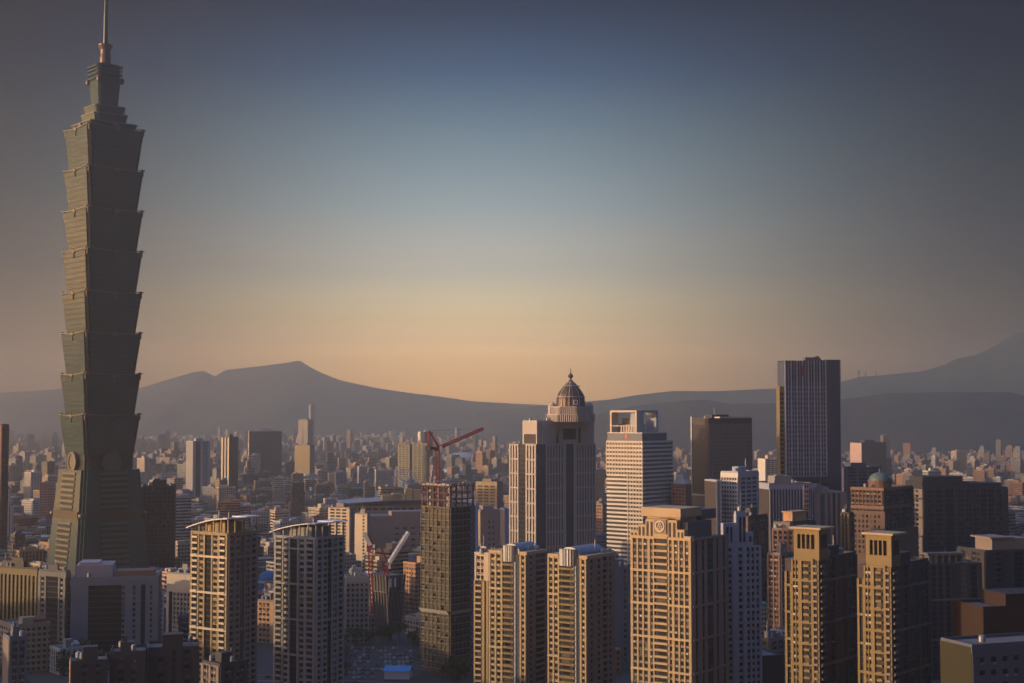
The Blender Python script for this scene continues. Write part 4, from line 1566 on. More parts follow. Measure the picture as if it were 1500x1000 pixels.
# ------------------------------------------------------------------ white banded tower
def banded():
    t = Tower('office_tower', 'white horizontally banded office tower with open square frames on its roof', 889, 941, 985, 645, 1400, 50, 'office tower')
    H, L, W = t.H, t.L, t.W
    t.body(G_DARK, 0, H, name='glass_body')
    n = int(H / 4.1)
    for i in range(n + 1):
        z = H - i * 4.1
        mb = MB()
        mb.box(-.8, W, -.8, 0, z - 1.9, z)
        mb.box(-.8, 0, 0, L, z - 1.9, z)
        t.put(mb, 'floor_band', M_WHITE)
    # light mullions: dotted upper part, plain bands below left
    us = t.lp(920)
    z0 = t.z(695)
    mb = MB()
    for k in range(13):
        u = L * k / 12
        mb.box(-.95, -.8, u - .5, u + .5, z0 if u > us else 0, H)
    mb.box(-1.3, -.8, us - .6, us + .6, 0, z0 + 1)
    for k in range(14):
        u = W * k / 13
        mb.box(u - .2, u + .2, -.95, -.8, 0, H)
    t.put(mb, 'mullion', M_CREAM)
    hp = t.z(634) - H
    mb = MB()
    mb.box(.6, W * .82, .6, L - .2, H, H + hp)
    o = t.put(mb, 'attic', wallmat('slate_panel', (0.10, 0.11, 0.15), .5))
    mb = MB()
    mb.box(.2, W * .84, .2, L, H + hp, H + hp + .9)
    mb.build('cornice', M_WHITE, o)
    mb = MB()
    mb.box(.4, .6, L * .42, L * .5, H + 1.5, H + hp - 1)
    mb.build('red_sign', wallmat('red_sign', (0.5, 0.08, 0.06), .5), o)
    # two open frames
    zt, zb = t.z(600), H + hp + .9
    f = 1.9
    y0, y1 = t.lp(932), t.lp(893)
    mb = MB()
    D = W * .22
    for ya, yb in ((y0, y0 + f), (y1 - f, y1)):
        mb.box(.8, .8 + D, ya, yb, zb, zt - f)
    mb.box(.8, .8 + D, y0, y1, zt - f, zt)
    t.put(mb, 'roof_frame', M_CREAM)
    x0, x1 = t.up(943) + D * .4, t.up(972)
    mb = MB()
    for xa, xb in ((x0, x0 + f * 2.2), (x1 - f * 1.8, x1)):
        mb.box(xa, xb, y0 - 1, y0 + D, zb, zt - f)
    mb.box(x0, x1, y0 - 1, y0 + D, zt - f, zt)
    t.put(mb, 'roof_frame', M_BLUEW)
    mb = MB()
    mb.box(.8 + D, W * .6, y0 + D + .2, y1 - 1, zb, zb + 8)
    mb.box(W * .3, W * .55, y0 + D + 3, y1 - 4, zb + 8, zb + 14)
    t.put(mb, 'lift_house', [M_PURPLE])
    mb = MB()
    for k in range(6):
        mb.box(1.2, 1.6, y0 + 3 + k * 3, y0 + 4.4 + k * 3, zb, zb + 6)
    mb.box(1.1, 1.7, y0 + 2, y1 - 2, zb + 6, zb + 6.8)
    t.put(mb, 'roof_screen', M_CREAM)
    t.finish()


banded()


# ------------------------------------------------------------------ bronze slab
t = Tower('office_slab', 'flat-topped bronze glass slab with pale raised edge frame', 1013, 1038, 1099.5, 612, 1450, 30, 'office tower')
H, L, W = t.H, t.L, t.W
t.body(wallmat('bronze_panel', (0.15, 0.125, 0.11), 0.22, 0.7, 0, .5), 0, H, name='glass_body')
mb = MB()
mb.box(-1.2, 0, L - 1.6, L, t.z(726), H + 2)
mb.box(-1.2, 0, 0, L - 1.6, t.z(726), t.z(724))
t.put(mb, 'edge_frame', M_WHITE)
mb = MB()
mb.box(-.4, 0, 1, L - 1.8, t.z(722), H - 6)
t.put(mb, 'dark_glass_panel', wallmat('smoked_glass', (0.035, 0.035, 0.04), .2, .3))
t.lines('L', 1, L - 1.8, t.z(722), H - 6, 26, .4, .6, M_CHAR)
t.lines('R', 0, W, 4, H - 6, 36, .35, .25, M_TAUPE)
t.lines('R', 0, W, 4, H - 6, 24, .25, .3, M_TAUPE, 'mullion', True)
mb = MB()
mb.box(-.6, W + .4, -.6, L, H - 5, H + .4)
t.put(mb, 'roof_fascia', M_DARKB)
mb = MB()
mb.box(W * .25, W + .6, -.8, L * .9, H + .4, H + 1.8)
t.put(mb, 'roof_rim', M_CREAM)
mb = MB()
mb.beam((W * .3, L * .4, H), (W * .3, L * .4, H + 11), .6)
t.put(mb, 'antenna', M_STEEL)
mb = MB()
mb.box(W * .2, W * .6, L * .3, L * .7, H + .4, H + 4)
t.put(mb, 'lift_house', [M_DARKB])
mb = MB()
mb.box(W, W + 1.0, -.9, L, 0, H + .5)
t.put(mb, 'side_fin', M_CHAR)


# ------------------------------------------------------------------ tall blue glass tower
def blue():
    t = Tower('glass_tower', 'tall dark blue glass tower with pale vertical fins, highest on the right', 1145, 1150, 1209, 527, 1260, 14, 'office tower')
    H, W = t.H, t.W
    L = t.L = 16.0
    navy = wallmat('navy_glass', (0.065, 0.082, 0.13), .16, .25, 0, .6)
    t.body(navy, 0, H - 2, name='glass_body')
    z0 = t.z(697)
    n = 36
    fin = wallmat('pale_fin', (0.30, 0.34, 0.43), .5)
    for k in range(15):
        mb = MB()
        u = W * k / 14
        q = .5 if k % 2 == 0 else .28
        mb.box(u - q, u + q, -1.0 if k % 2 == 0 else -.7, 0, z0, H)
        t.put(mb, 'fin', fin)
    ztop = t.z(566)
    nfl = int((ztop - z0) / 4)
    t.lines('R', .6, W - .6, z0, ztop, nfl, 1.5, .5, wallmat('spandrel_blue', (0.17, 0.19, 0.26), .5))
    for i in range(nfl):
        for k in range(7):
            for j in range(2):
                u = W * (k + .25 + .5 * j) / 7
                t.win('R', u, z0 + i * 4 + .7, W / 7 * .34, 2.5, G_BLUE, .25)
    t.lines('R', .6, W - .6, ztop + 4, H - 3, 4, .6, .4, M_DCONC)
    for k in range(7):
        t.win('R', W * (k + .5) / 7, ztop + 6, W / 7 * .7, 14, G_BROWN, .2)
    # red sign strokes
    mb = MB()
    for z, a, b in ((0, -1.6, 1.6), (2.2, -1.2, 1.2), (5, -1.6, 1.6), (7.6, -.9, .9)):
        mb.box(W * .42 + a, W * .42 + b, -1.3, -.8, t.z(549) + z, t.z(549) + z + 1.0)
    mb.box(W * .42 - .4, W * .42 + .4, -1.28, -.82, t.z(549) + 1, t.z(549) + 8)
    t.put(mb, 'red_sign', wallmat('dark_red_sign', (0.25, 0.04, 0.05), .5))
    # smooth dark bay on the right
    x1 = t.up(1229)
    mb = MB()
    mb.box(W + .4, x1, -1.4, L - 2, 0, H + 1)
    o = t.put(mb, 'side_bay', navy)
    mb = MB()
    for i in range(48):
        mb.box(W + .5, x1 - .1, -1.6, -1.4, 6 + i * 4.0, 6.25 + i * 4.0)
    mb.build('floor_joint', M_CHAR, o)
    mb = MB()
    mb.box(x1, x1 + .8, -1.6, L - 3, 0, H + 1)
    mb.build('edge_fin', M_BLUEW, o)
    # sunlit lower wing on the left
    zl = t.z(565)
    mb = MB()
    mb.box(-4.6, -.1, 2, L - 7, 0, zl)
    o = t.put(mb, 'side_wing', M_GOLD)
    mb = MB()
    for i in range(40):
        z = zl - 8 - i * 4
        mb.box(-4.2, -1.2, 1.85, 2, z, z + 2.4)
    mb.build('wing_window', G_DARK, o)
    mb = MB()
    mb.box(0, W, 0, L, H - 2, H)
    t.put(mb, 'roof_slab', M_CHAR)
    mb = MB()
    mb.face([(W * .6, 2, H), (W * .95, 2, H), (W * .86, 2, H + 4)])
    mb.beam((W * .5, 3, H), (W * .86, 3, H + 4), 1)
    mb.box(W * .55, W * .85, 4, L * .6, H, H + 3.2)
    t.put(mb, 'roof_plant', M_DCONC)
    mb = MB()
    mb.box(-7, W + 2, -3.5, -1.2, z0 - 6, z0 - .8)
    t.put(mb, 'dark_belt', M_CHAR)
    t.finish()


blue()

# hotel podium block below it
t = Tower('hotel_block', 'grey-blue columned block below the tall blue glass tower', 1122, 1127, 1190, 709, 1180, 14, 'building')
H, W = t.H, t.W
t.L = 40
t.body(M_RECESS, 0, H)
t.strips('R', 0, t.up(1176), 0, H - 4, [(.3, 'p'), (.6, 's')] * 11 + [(.3, 'p')], 4.0, M_BLUEW, glass=G_BLUE)
t.strips('R', t.up(1184), W, 0, H - 4, [(.3, 'p'), (.6, 's')] * 2 + [(.3, 'p')], 4.0, M_BLUEW, glass=G_BLUE)
mb = MB()
mb.box(t.up(1176), t.up(1184), -1.4, 0, t.z(745), t.z(711))
o = t.put(mb, 'sunlit_bay', wallmat('sunlit_pink', (0.55, 0.38, 0.33), .7))  # pink tone stands in for low sunlight on this strip
mb = MB()
for i in range(5):
    for j in range(2):
        mb.box(t.up(1177.6) + j * 2.0, t.up(1177.6) + j * 2.0 + 1.2, -1.55, -1.4, t.z(743) + i * 4, t.z(743) + i * 4 + 2.2)
mb.build('bay_window', G_DARK, o)
mb = MB()
mb.box(-.6, W + .6, -.6, t.L, H - 4, H)
t.put(mb, 'cornice', M_BLUEW)
t.roof(17, H, wall=M_GREY, tanks=4, mast=1)
t.finish()
t = Tower('hotel_block', 'darker grey annexe right of the columned hotel block', 1190, 1192, 1240, 722, 1190, 12, 'building')
t.L = 40
t.body(M_RECESS, 0, t.H)
t.strips('R', 0, t.W, 0, t.H, [(.8, 'x'), (.6, 's'), (.3, 'p'), (.4, 's'), (.25, 'p'), (.4, 's'), (.25, 'p'), (.4, 's'), (.8, 'x')], 4.0, M_PURPLE, glass=G_BLUE)
t.roof(18, wall=M_PURPLE)
t.finish()

# ------------------------------------------------------------------ the other buildings one can tell apart
def simple(name, label, xl, xc, xr, ytop, y, phi, left=None, right=None, mat=None, matr=None, fh=3.4, cat='building', group=None, depth=None,
           band=0, seed=1, roofkw=None, glass=None, sill=.45, body=None, top=0.0, bandmat=None):
    t = Tower(name, label, xl, xc, xr, ytop, y, phi, cat, group, depth=depth)
    mat = mat or M_CONC  # left walls mostly in sunlit tones, right in shaded ones: light in the colours
    t.body(body or M_RECESS, 0, t.H)
    if left:
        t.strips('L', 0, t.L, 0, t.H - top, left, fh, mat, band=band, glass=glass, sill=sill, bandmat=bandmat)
        if top:
            mb = MB()
            mb.box(-.5, 0, 0, t.L, t.H - top, t.H)
            t.put(mb, 'attic_wall', mat)
    if right:
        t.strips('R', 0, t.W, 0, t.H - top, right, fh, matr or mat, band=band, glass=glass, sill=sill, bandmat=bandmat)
        if top:
            mb = MB()
            mb.box(-.5, t.W, -.5, 0, t.H - top, t.H)
            t.put(mb, 'attic_wall', matr or mat)
    t.roof(seed, wall=matr or mat, **(roofkw or {}))
    t.finish()
    return t


WIN4 = [(.4, 'p'), (.8, 'W'), (.3, 'p'), (.8, 'W'), (.4, 'p')]
WIN6 = [(.4, 'p'), (.8, 'w'), (.3, 'p'), (.8, 'w'), (.3, 'p'), (.8, 'w'), (.3, 'p'), (.8, 'w'), (.4, 'p')]
GRID8 = [(.3, 'p')] + [(.8, 'w'), (.25, 'p')] * 8
BAND = [(.25, 'x'), (4, 'v'), (.25, 'x')]

# left edge
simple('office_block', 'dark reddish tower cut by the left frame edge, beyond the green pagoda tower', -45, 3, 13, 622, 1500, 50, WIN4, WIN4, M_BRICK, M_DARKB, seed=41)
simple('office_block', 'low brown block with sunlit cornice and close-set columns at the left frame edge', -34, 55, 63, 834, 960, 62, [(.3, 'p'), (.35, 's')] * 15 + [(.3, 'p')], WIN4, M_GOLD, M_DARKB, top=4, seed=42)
simple('office_block', 'pale framed block with dark glass front, between brown colonnade and grey-white office', 57, 97, 103, 838, 925, 60,
       [(.4, 'p'), (.6, 'w'), (.3, 'p'), (2.2, 'g'), (.3, 'p'), (.7, 'w'), (.5, 'p')], WIN4, wallmat('dim_grey_tile', (0.19, 0.18, 0.165), .7), M_DCONC, seed=43, top=3)
t = simple('office_block', 'grey-white office with one large dark glass wall, below the green pagoda tower', 101, 104, 232, 848, 905, 11, None,
           [(2.7, 'x'), (5.2, 'g'), (.5, 'w'), (1.2, 'x'), (.5, 'w'), (.8, 'x'), (.7, 's'), (.7, 'x'), (.4, 'w'), (.9, 'x')], wallmat('office_grey', (0.20, 0.21, 0.245), .6), wallmat('office_grey', (0.20, 0.21, 0.245), .6), depth=46, top=4, seed=44, roofkw={'house': False})
mb = MB()
mb.box(2, t.W * .46, 8, 34, t.H, t.H + 8)
mb.box(4, t.W * .3, 10, 30, t.H + 8, t.H + 9.4)
t.put(mb, 'roof_hall', [wallmat('lilac_sheet', (0.36, 0.31, 0.33), .6)])
mb = MB()
mb.box(t.W * .5, t.W * .95, 6, 22, t.H, t.H + 4.2)
t.put(mb, 'roof_house', [M_BRICK])
t = simple('office_block', 'white block with blank upper wall and recessed window grid, left of the beige swept-roof tower', 245, 286, 296, 842, 1000, 64,
           [(.3, 'p')] + [(.7, 'w'), (.16, 'p')] * 6 + [(.9, 's'), (.6, 'p')], WIN4, M_CREAM, M_GREY, top=12, seed=45)
simple('apartment_block', 'small orange sunlit block seen between the two swept-roof towers', 376, 401, 411, 881, 985, 60, [(.3, 'x'), (1, 'v'), (.2, 'x')], WIN4, wallmat('orange_tile', (0.52, 0.30, 0.16), .7), M_TAUPE, seed=46, sill=.5)
simple('office_block', 'grey gridded office in shade right behind the grey swept-roof tower', 502, 506, 541, 846, 985, 10, None, GRID8[:11], M_GREY, M_GREY, depth=30, seed=47, top=3)
simple('office_block', 'dark brown gridded office block beside the green pagoda tower, above the white block', 203, 208, 257, 713, 1280, 12, WIN4, GRID8, M_TAUPE, M_DARKB, depth=34, seed=48, fh=3.6)

# centre: hall complex
t = simple('hall', 'huge plain mauve hall block behind the white crane jib', 519, 534, 692, 757, 1540, 14, [(1, 'x')], [(3, 'x'), (.5, 'w'), (.3, 'x'), (.5, 'w'), (.3, 'x'), (.5, 'w'), (.3, 'x'), (.5, 'w'), (.3, 'x'), (.5, 'w'), (1.2, 'x'), (.4, 'w'), (.2, 'x'), (.4, 'w'), (2, 'x')],
           M_SAND, M_PURPLE, depth=60, top=9, seed=51, fh=6, sill=.7, roofkw={'tanks': 4})
t = simple('hall', 'long low hall with thin curved roof plate, behind the huge mauve hall', 497, 503, 690, 742, 1720, 10, [(1, 'x')], [(1, 'W')] * 9, M_CREAM, M_PURPLE, depth=70, seed=52, fh=5)
mb = MB()
for k in range(12):
    a, b = k / 12, (k + 1) / 12
    f = lambda q: t.H + 4 + 4 * math.sin(math.pi * q)
    x0, x1 = t.W * (a * 1.06 - .03), t.W * (b * 1.06 - .03)
    mb.face([(x0, -4, f(a)), (x1, -4, f(b)), (x1, 74, f(b)), (x0, 74, f(a))])
    mb.face([(x0, -4, f(a) - 1), (x0, 74, f(a) - 1), (x1, 74, f(b) - 1), (x1, -4, f(b) - 1)])
    mb.face([(x0, -4, f(a) - 1), (x1, -4, f(b) - 1), (x1, -4, f(b)), (x0, -4, f(a))])
t.put(mb, 'roof_plate', M_STEEL)
for px, w, h in ((594, 9, 13), (606, 9, 12), (560, 26, 6), (575, 10, 8)):
    a = t.up(px)
    mb = MB()
    mb.box(a, a + w, 2, 14, t.H + 8.2, t.H + 8 + h)
    t.put(mb, 'roof_house', [M_SAND])
simple('office_block', 'cream block with dark window bands, left end of the hall complex', 481, 512, 522, 744, 1480, 62, [(.5, 'x'), (4, 'v'), (.3, 'x')], WIN4, M_CREAM, M_PURPLE, seed=53)
simple('office_block', 'small blank cream block with yellowish front, at the corner of the mauve hall', 520, 538, 542, 753, 1430, 58, [(.4, 'x'), (.5, 'w'), (1.4, 'x')], [(1, 'x')], M_CREAM, M_PURPLE, seed=54)
simple('hall', 'mauve hall end with sunlit parapet, between construction tower and domed tower', 699, 704, 739, 748, 1500, 13, [(1, 'x')], [(1.5, 'x'), (.5, 'w'), (.3, 'x'), (.5, 'w'), (2, 'x')], M_SAND, M_PURPLE, depth=50, top=8, seed=55, fh=6, sill=.6)
simple('office_block', 'narrow bright blue panelled block tucked left of the domed tower', 737, 739, 749, 746, 1440, 12, None, [(1, 'x')], M_BLUEP, wallmat('blue_panel', (0.13, 0.20, 0.42), .5), depth=20, seed=56, roofkw={'house': False, 'tanks': 0, 'mast': 0})
simple('office_block', 'yellow office with dark horizontal window bands, behind the top of construction tower', 697, 728, 736, 706, 1650, 62, [(.3, 'x'), (4, 'v'), (.3, 'x')], [(1, 'x')], M_SAND, M_TAUPE, seed=57, top=3)
simple('office_block', 'orange banded office with yellow rooftop tank, between domed tower and banded tower', 871, 882, 890, 738, 1560, 55, BAND, WIN4, wallmat('rust_tile', (0.45, 0.25, 0.13), .7), M_PURPLE, seed=58)
t = simple('apartment_tower', 'small orange tower with white pyramid cap, between banded tower and bronze slab', 984, 1004, 1012, 710, 1420, 60, WIN6, WIN4, wallmat('terracotta_tile', (0.44, 0.21, 0.12), .7), M_BRICK, seed=59, cat='apartment tower', roofkw={'house': False, 'tanks': 0, 'mast': 0})
mb = MB()
mb.prism([(0, 0), (t.W, 0), (t.W, t.L), (0, t.L)], t.H + .1, t.H + 6, 0, None, offset_poly([(0, 0), (t.W, 0), (t.W, t.L), (0, t.L)], .55))
mb.box(t.W * .25, t.W * .75, t.L * .25, t.L * .75, t.H + 6, t.H + 10)
t.put(mb, 'cap_roof', M_WHITE)

# white punched-window block in front of the bronze slab, blue shade coloured into its right wall
simple('office_block', 'white block with neat rows of square windows, in front of the bronze slab', 1056, 1081, 1111, 692, 1120, 48, [(.35, 'p')] + [(.8, 'w'), (.2, 'p')] * 6, [(.4, 'x'), (3, 'v'), (.3, 'x')], M_WHITE, M_BLUEW, seed=60, top=3, glass=G_DARK)
simple('office_block', 'slim white slab with one dark slot, leaning against the white square-window block', 1046, 1049, 1057, 705, 1112, 14, None, [(.8, 'x'), (.5, 's'), (.9, 'x')], M_WHITE, M_BLUEW, depth=24, seed=61, roofkw={'house': False, 'tanks': 0})
simple('office_block', 'blue-grey banded block between white square-window block and columned hotel block', 1085, 1088, 1122, 716, 1290, 12, None, [(.3, 'x'), (4, 'v'), (.3, 'x')], M_BLUEW, wallmat('steel_blue_tile', (0.22, 0.26, 0.34), .6), depth=30, seed=62)
simple('office_block', 'dark block with red-orange roof shed, right above the emblem tower', 1076, 1096, 1124, 757, 1080, 50, WIN4, WIN4, M_BRICK, M_CHAR, seed=63)

# brick blocks on the right
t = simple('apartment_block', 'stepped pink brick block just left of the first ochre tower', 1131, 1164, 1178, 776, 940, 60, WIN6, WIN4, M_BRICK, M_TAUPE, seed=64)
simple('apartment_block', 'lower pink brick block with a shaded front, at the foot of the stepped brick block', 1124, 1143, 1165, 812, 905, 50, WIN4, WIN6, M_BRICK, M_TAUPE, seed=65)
t = simple('office_block', 'olive flat-roofed block with orange penthouse, behind the stepped brick block', 1133, 1160, 1194, 766, 1020, 48, [(1, 'x')], WIN6, M_TAUPE, M_CHAR, seed=66)
mb = MB()
mb.box(t.W * .1, t.W * .7, t.L * .1, t.L * .6, t.H, t.H + 7.5)
mb.box(t.W * .05, t.W * .75, t.L * .05, t.L * .65, t.H + 7.5, t.H + 8.2)
t.put(mb, 'penthouse', [wallmat('orange_tile', (0.52, 0.30, 0.16), .7)])
t = simple('domed_tower', 'brown brick tower with small green dome on a red drum', 1247, 1293, 1337, 716, 1065, 50, [(.35, 'p')] + [(.7, 'w'), (.2, 'p')] * 8, WIN6, wallmat('brown_brick', (0.15, 0.095, 0.072), .75, .3), M_DARKB, fh=3.6, seed=67, band=0, cat='office tower', roofkw={'house': False, 'tanks': 1, 'mast': 0})
H, W, L = t.H, t.W, t.L
mb = MB()
for z in (H - 1, H - 14.5):
    mb.box(-1.5, W * .9, -1.5, 0, z, z + 2.2)
    mb.box(-1.5, 0, 0, L, z, z + 2.2)
t.put(mb, 'cornice', M_BRICK)
mb = MB()
mb.box(-3.5, -.8, -3, L + 3, 0, H - 16)
mb.box(-.7, W, -4, -.8, 0, H - 30)
o = t.put(mb, 'lower_wing', [MATS['brown_brick']])
for i in range(8):
    for k in range(8):
        t.win('L', (k + .5) * L / 8, H - 21 - i * 3.8, L / 8 * .5, 2.2, G_DARK, 3.6)
t.wins, ws = [], t.wins
t.wins, t.bals = ws, []
t.finish()
cx, cy = W * .42, L * .5
mb = MB()
mb.lathe([(8.6, H), (8.6, H + 4.6), (9.2, H + 4.8), (9.2, H + 5.6)], 18, cx, cy)
t.put(mb, 'drum', wallmat('red_drum', (0.16, 0.09, 0.07), .6))
mb = MB()
mb.lathe([(8.3 * math.cos(a * math.pi / 16), H + 5.6 + 6.2 * math.sin(a * math.pi / 16)) for a in range(9)], 24, cx, cy)
o = t.put(mb, 'dome', wallmat('verdigris', (0.09, 0.145, 0.13), .5, .4))
mb = MB()
mb.lathe([(.5, H + 11.6), (.5, H + 13.5), (0, H + 15)], 8, cx, cy)
mb.build('finial', M_STEEL, o)
t = simple('apartment_block', 'narrow cream block with tall dark slots, left of the green-domed brick tower', 1231, 1244, 1250, 752, 1040, 58, [(.4, 'p'), (.5, 's'), (.25, 'p'), (.5, 's'), (.4, 'p')], WIN4, M_GOLD, M_CHAR, seed=68)
simple('office_block', 'dark slate block with pink sunlit left wall, right of the tall blue glass tower', 1228, 1236, 1291, 684, 1520, 13, [(1, 'x')], [(.3, 'x'), (3, 'v'), (.3, 'x')], wallmat('sunlit_pink', (0.55, 0.38, 0.33), .7), wallmat('slate_tile', (0.09, 0.095, 0.115), .6), depth=44, seed=69)
t = simple('office_block', 'broad black gridded office with stepped roof at the right', 1344, 1352, 1476, 716, 1140, 12, WIN4, [(.4, 'p'), (.6, 'W'), (.2, 'p'), (.6, 'W'), (.3, 'p'), (.8, 's'), (.4, 'p')] + [(.55, 'W'), (.18, 'p')] * 6 + [(.4, 'p')], M_TAUPE, M_CHAR, fh=3.7, depth=42, seed=70, band=4, bandmat=M_DARKB)
mb = MB()
mb.box(.5, t.W * .55, 2, 30, t.H, t.H + 6)
mb.box(2, t.W * .5, 4, 26, t.H + 6, t.H + 10)
mb.box(t.W * .58, t.W * .95, 3, 26, t.H, t.H + 4.5)
t.put(mb, 'stepped_roof', [M_CHAR])

# right foreground
t = simple('apartment_block', 'dark block with tall pale frames and arcaded roof, right of the ochre towers', 1351, 1354, 1438, 828, 850, 11, None,
           [(.5, 'x'), (.2, 'p'), (.5, 'g'), (.2, 'p'), (.5, 'g'), (.3, 'p'), (.5, 'g'), (.2, 'p'), (.9, 'x'), (.7, 's'), (.4, 'x'), (.7, 's'), (.5, 'x')], M_CHAR, M_CHAR, depth=30, seed=71, band=7, bandmat=M_DCONC)
mb = MB()
for k in range(6):
    mb.box(3 + k * 4.2, 4 + k * 4.2, 0, 6, t.H + 1.3, t.H + 6)
mb.box(2, 26, -.4, 6.4, t.H + 6, t.H + 7.4)
t.put(mb, 'roof_arcade', M_DCONC)
t = simple('apartment_block', 'dark apartment block with sunlit brown crown at the right frame edge', 1434, 1443, 1530, 808, 900, 16, WIN4, [(.8, 'x'), (.6, 'b'), (.3, 'p'), (.7, 'x'), (.8, 's'), (.5, 'x'), (.5, 'b'), (.8, 'x')], M_DARKB, M_CHAR, depth=30, seed=72)
mb = MB()
mb.box(t.W * .15, t.W * .8, 2, 20, t.H, t.H + 8)
mb.box(t.W * .1, t.W * .5, .5, 22, t.H + 8, t.H + 9)
t.put(mb, 'crown', [M_TAUPE])
t = simple('service_block', 'rust-brown block clad in upright ribs, above the pale blue parapet building', 1437, 1440, 1560, 892, 640, 14, [(1, 'x')], [(1, 'x')], wallmat('rib_cladding', (0.036, 0.021, 0.016), .6, .3), wallmat('rib_cladding', (0.036, 0.021, 0.016), .6, .3), depth=24, seed=73, roofkw={'tanks': 0, 'house': False, 'mast': 0})
t.lines('R', 0, t.W, 20, t.H, 30, .28, .25, wallmat('rib_metal', (0.085, 0.05, 0.036), .5), 'cladding_rib', True)
t.lines('L', 0, t.L, 20, t.H, 22, .28, .25, MATS['rib_metal'], 'cladding_rib', True)
mb = MB()
mb.box(t.W * .28, t.W, .4, 20, t.H, t.H + 6.5)
o = t.put(mb, 'raised_block', [wallmat('rib_cladding', (0.036, 0.021, 0.016), .6, .3)])
t = simple('office_block', 'building with pale blue-grey parapet and row of dark openings in the bottom right corner', 1414, 1424, 1580, 948, 575, 20, [(1, 'x')], [(.4, 'x')] + [(.5, 'w'), (.3, 'x')] * 9, wallmat('dark_ochre', (0.032, 0.03, 0.012), .8), wallmat('blue_grey_panel', (0.09, 0.105, 0.135), .6), depth=20, seed=74, fh=5, top=2.5, sill=.6, roofkw={'house': False, 'tanks': 2})
simple('hall', 'dark low hall with ribbed pale roof lines, at the foot of the blue-white stepped tower', 1066, 1072, 1148, 965, 760, 14, None, [(1, 'x')], M_CHAR, M_CHAR, depth=40, seed=75, roofkw={'house': False, 'tanks': 0, 'mast': 0})
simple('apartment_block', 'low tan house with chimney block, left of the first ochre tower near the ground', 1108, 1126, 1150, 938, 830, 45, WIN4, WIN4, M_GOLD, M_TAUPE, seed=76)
simple('office_block', 'plain blue-grey block between barrel-roofed tower and emblem tower', 884, 888, 930, 832, 905, 11, None, [(2, 'x'), (.4, 'w'), (1, 'x')], M_BLUEW, wallmat('dull_blue_tile', (0.13, 0.155, 0.19), .7), depth=26, seed=77, fh=3.6)

# left foreground roofs
simple('apartment_block', 'dark foreground block with orange sunlit end wall and pale roof edge, bottom left', 90, 104, 158, 972, 630, 18, [(1, 'x')], [(.8, 'x'), (.6, 'b'), (.5, 'x'), (.6, 'b'), (.5, 'x')], wallmat('orange_tile', (0.52, 0.30, 0.16), .7), M_CHAR, depth=18, seed=78)  # orange of the end wall is sunlight put into the colour
simple('apartment_block', 'dark foreground block with parapet stepping up, second of the bottom left roofs', 158, 161, 213, 958, 640, 12, None, [(.5, 'x'), (.6, 'b'), (.3, 'p'), (.6, 'w'), (.5, 'x')], M_CHAR, M_CHAR, depth=18, seed=79)
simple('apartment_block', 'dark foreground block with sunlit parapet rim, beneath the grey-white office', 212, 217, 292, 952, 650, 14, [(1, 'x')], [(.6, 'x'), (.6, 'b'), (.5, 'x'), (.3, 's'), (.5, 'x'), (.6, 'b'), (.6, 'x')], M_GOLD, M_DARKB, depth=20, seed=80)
simple('apartment_block', 'small foreground house with bluish rendered wall, far bottom left', 5, 14, 40, 936, 700, 30, [(1, 'x')], WIN4, M_TAUPE, wallmat('dull_blue_tile', (0.13, 0.155, 0.19), .7), seed=81)
simple('apartment_block', 'dark podium roof at the foot of the beige swept-roof tower', 296, 322, 362, 975, 700, 45, WIN4, WIN4, M_TAUPE, M_CHAR, seed=82)

# towers of the middle distance
simple('apartment_tower', 'slim tower with pale striped left wall and dark blue right wall, behind the beige tower', 325, 336, 349, 640, 2600, 40, [(.4, 'p'), (.5, 's'), (.3, 'p'), (.5, 's'), (.4, 'p')], [(1, 'g')], M_CREAM, G_BLUE, cat='apartment tower', seed=91, roofkw={'tanks': 0})
simple('apartment_tower', 'grey twin-fronted tower left of the slim striped tower', 273, 283, 308, 646, 2500, 36, [(1, 'x')], [(.4, 'x'), (.8, 's'), (.4, 'x'), (.8, 'W'), (.4, 'x')], M_GREY, M_BLUEW, cat='apartment tower', seed=92, roofkw={'tanks': 0})
simple('office_block', 'wide grey-blue glass office with white roof rim, right of the slim striped tower', 361, 365, 413, 631, 3300, 12, [(1, 'x')], [(1, 'g')], M_CREAM, M_BLUEW, depth=50, glass=G_BLUE, seed=93, roofkw={'tanks': 0})
simple('office_block', 'blank yellow-lit block right of the wide grey-blue glass office', 432, 454, 461, 652, 3050, 60, [(1, 'x')], [(1, 'x')], M_STRAW, M_PURPLE, seed=94, roofkw={'tanks': 0})
simple('apartment_tower', 'pale tower with dark right side on the skyline below the left mountain', 437, 451, 459, 614, 5200, 58, [(.5, 'x'), (.3, 's'), (.5, 'x')], [(1, 'x')], M_GREY, M_CHAR, cat='apartment tower', seed=95, roofkw={'tanks': 0})
simple('apartment_tower', 'hazy tallest tower on the skyline below the left mountain', 452, 455, 462, 592, 7200, 20, [(1, 'x')], [(1, 'x')], M_GREY, M_GREY, cat='apartment tower', seed=96, depth=40, roofkw={'tanks': 0})
simple('apartment_block', 'greenish block with window bands, left of an equal pair behind the crane', 583, 600, 604, 651, 2750, 64, BAND, [(1, 'x')], wallmat('olive_tile', (0.38, 0.34, 0.22), .7), M_TAUPE, seed=97, roofkw={'tanks': 0})
simple('apartment_block', 'greenish block with window bands, right of an equal pair behind the crane', 604, 625, 629, 649, 2780, 64, BAND, [(1, 'x')], wallmat('olive_tile', (0.38, 0.34, 0.22), .7), M_TAUPE, seed=98, roofkw={'tanks': 0})
simple('office_block', 'white square-framed block on the far plain above the crane jib', 612, 616, 640, 632, 3900, 14, [(1, 'x')], [(.5, 'x'), (1, 's'), (.5, 'x')], M_WHITE, M_CREAM, depth=40, seed=99, roofkw={'tanks': 0})
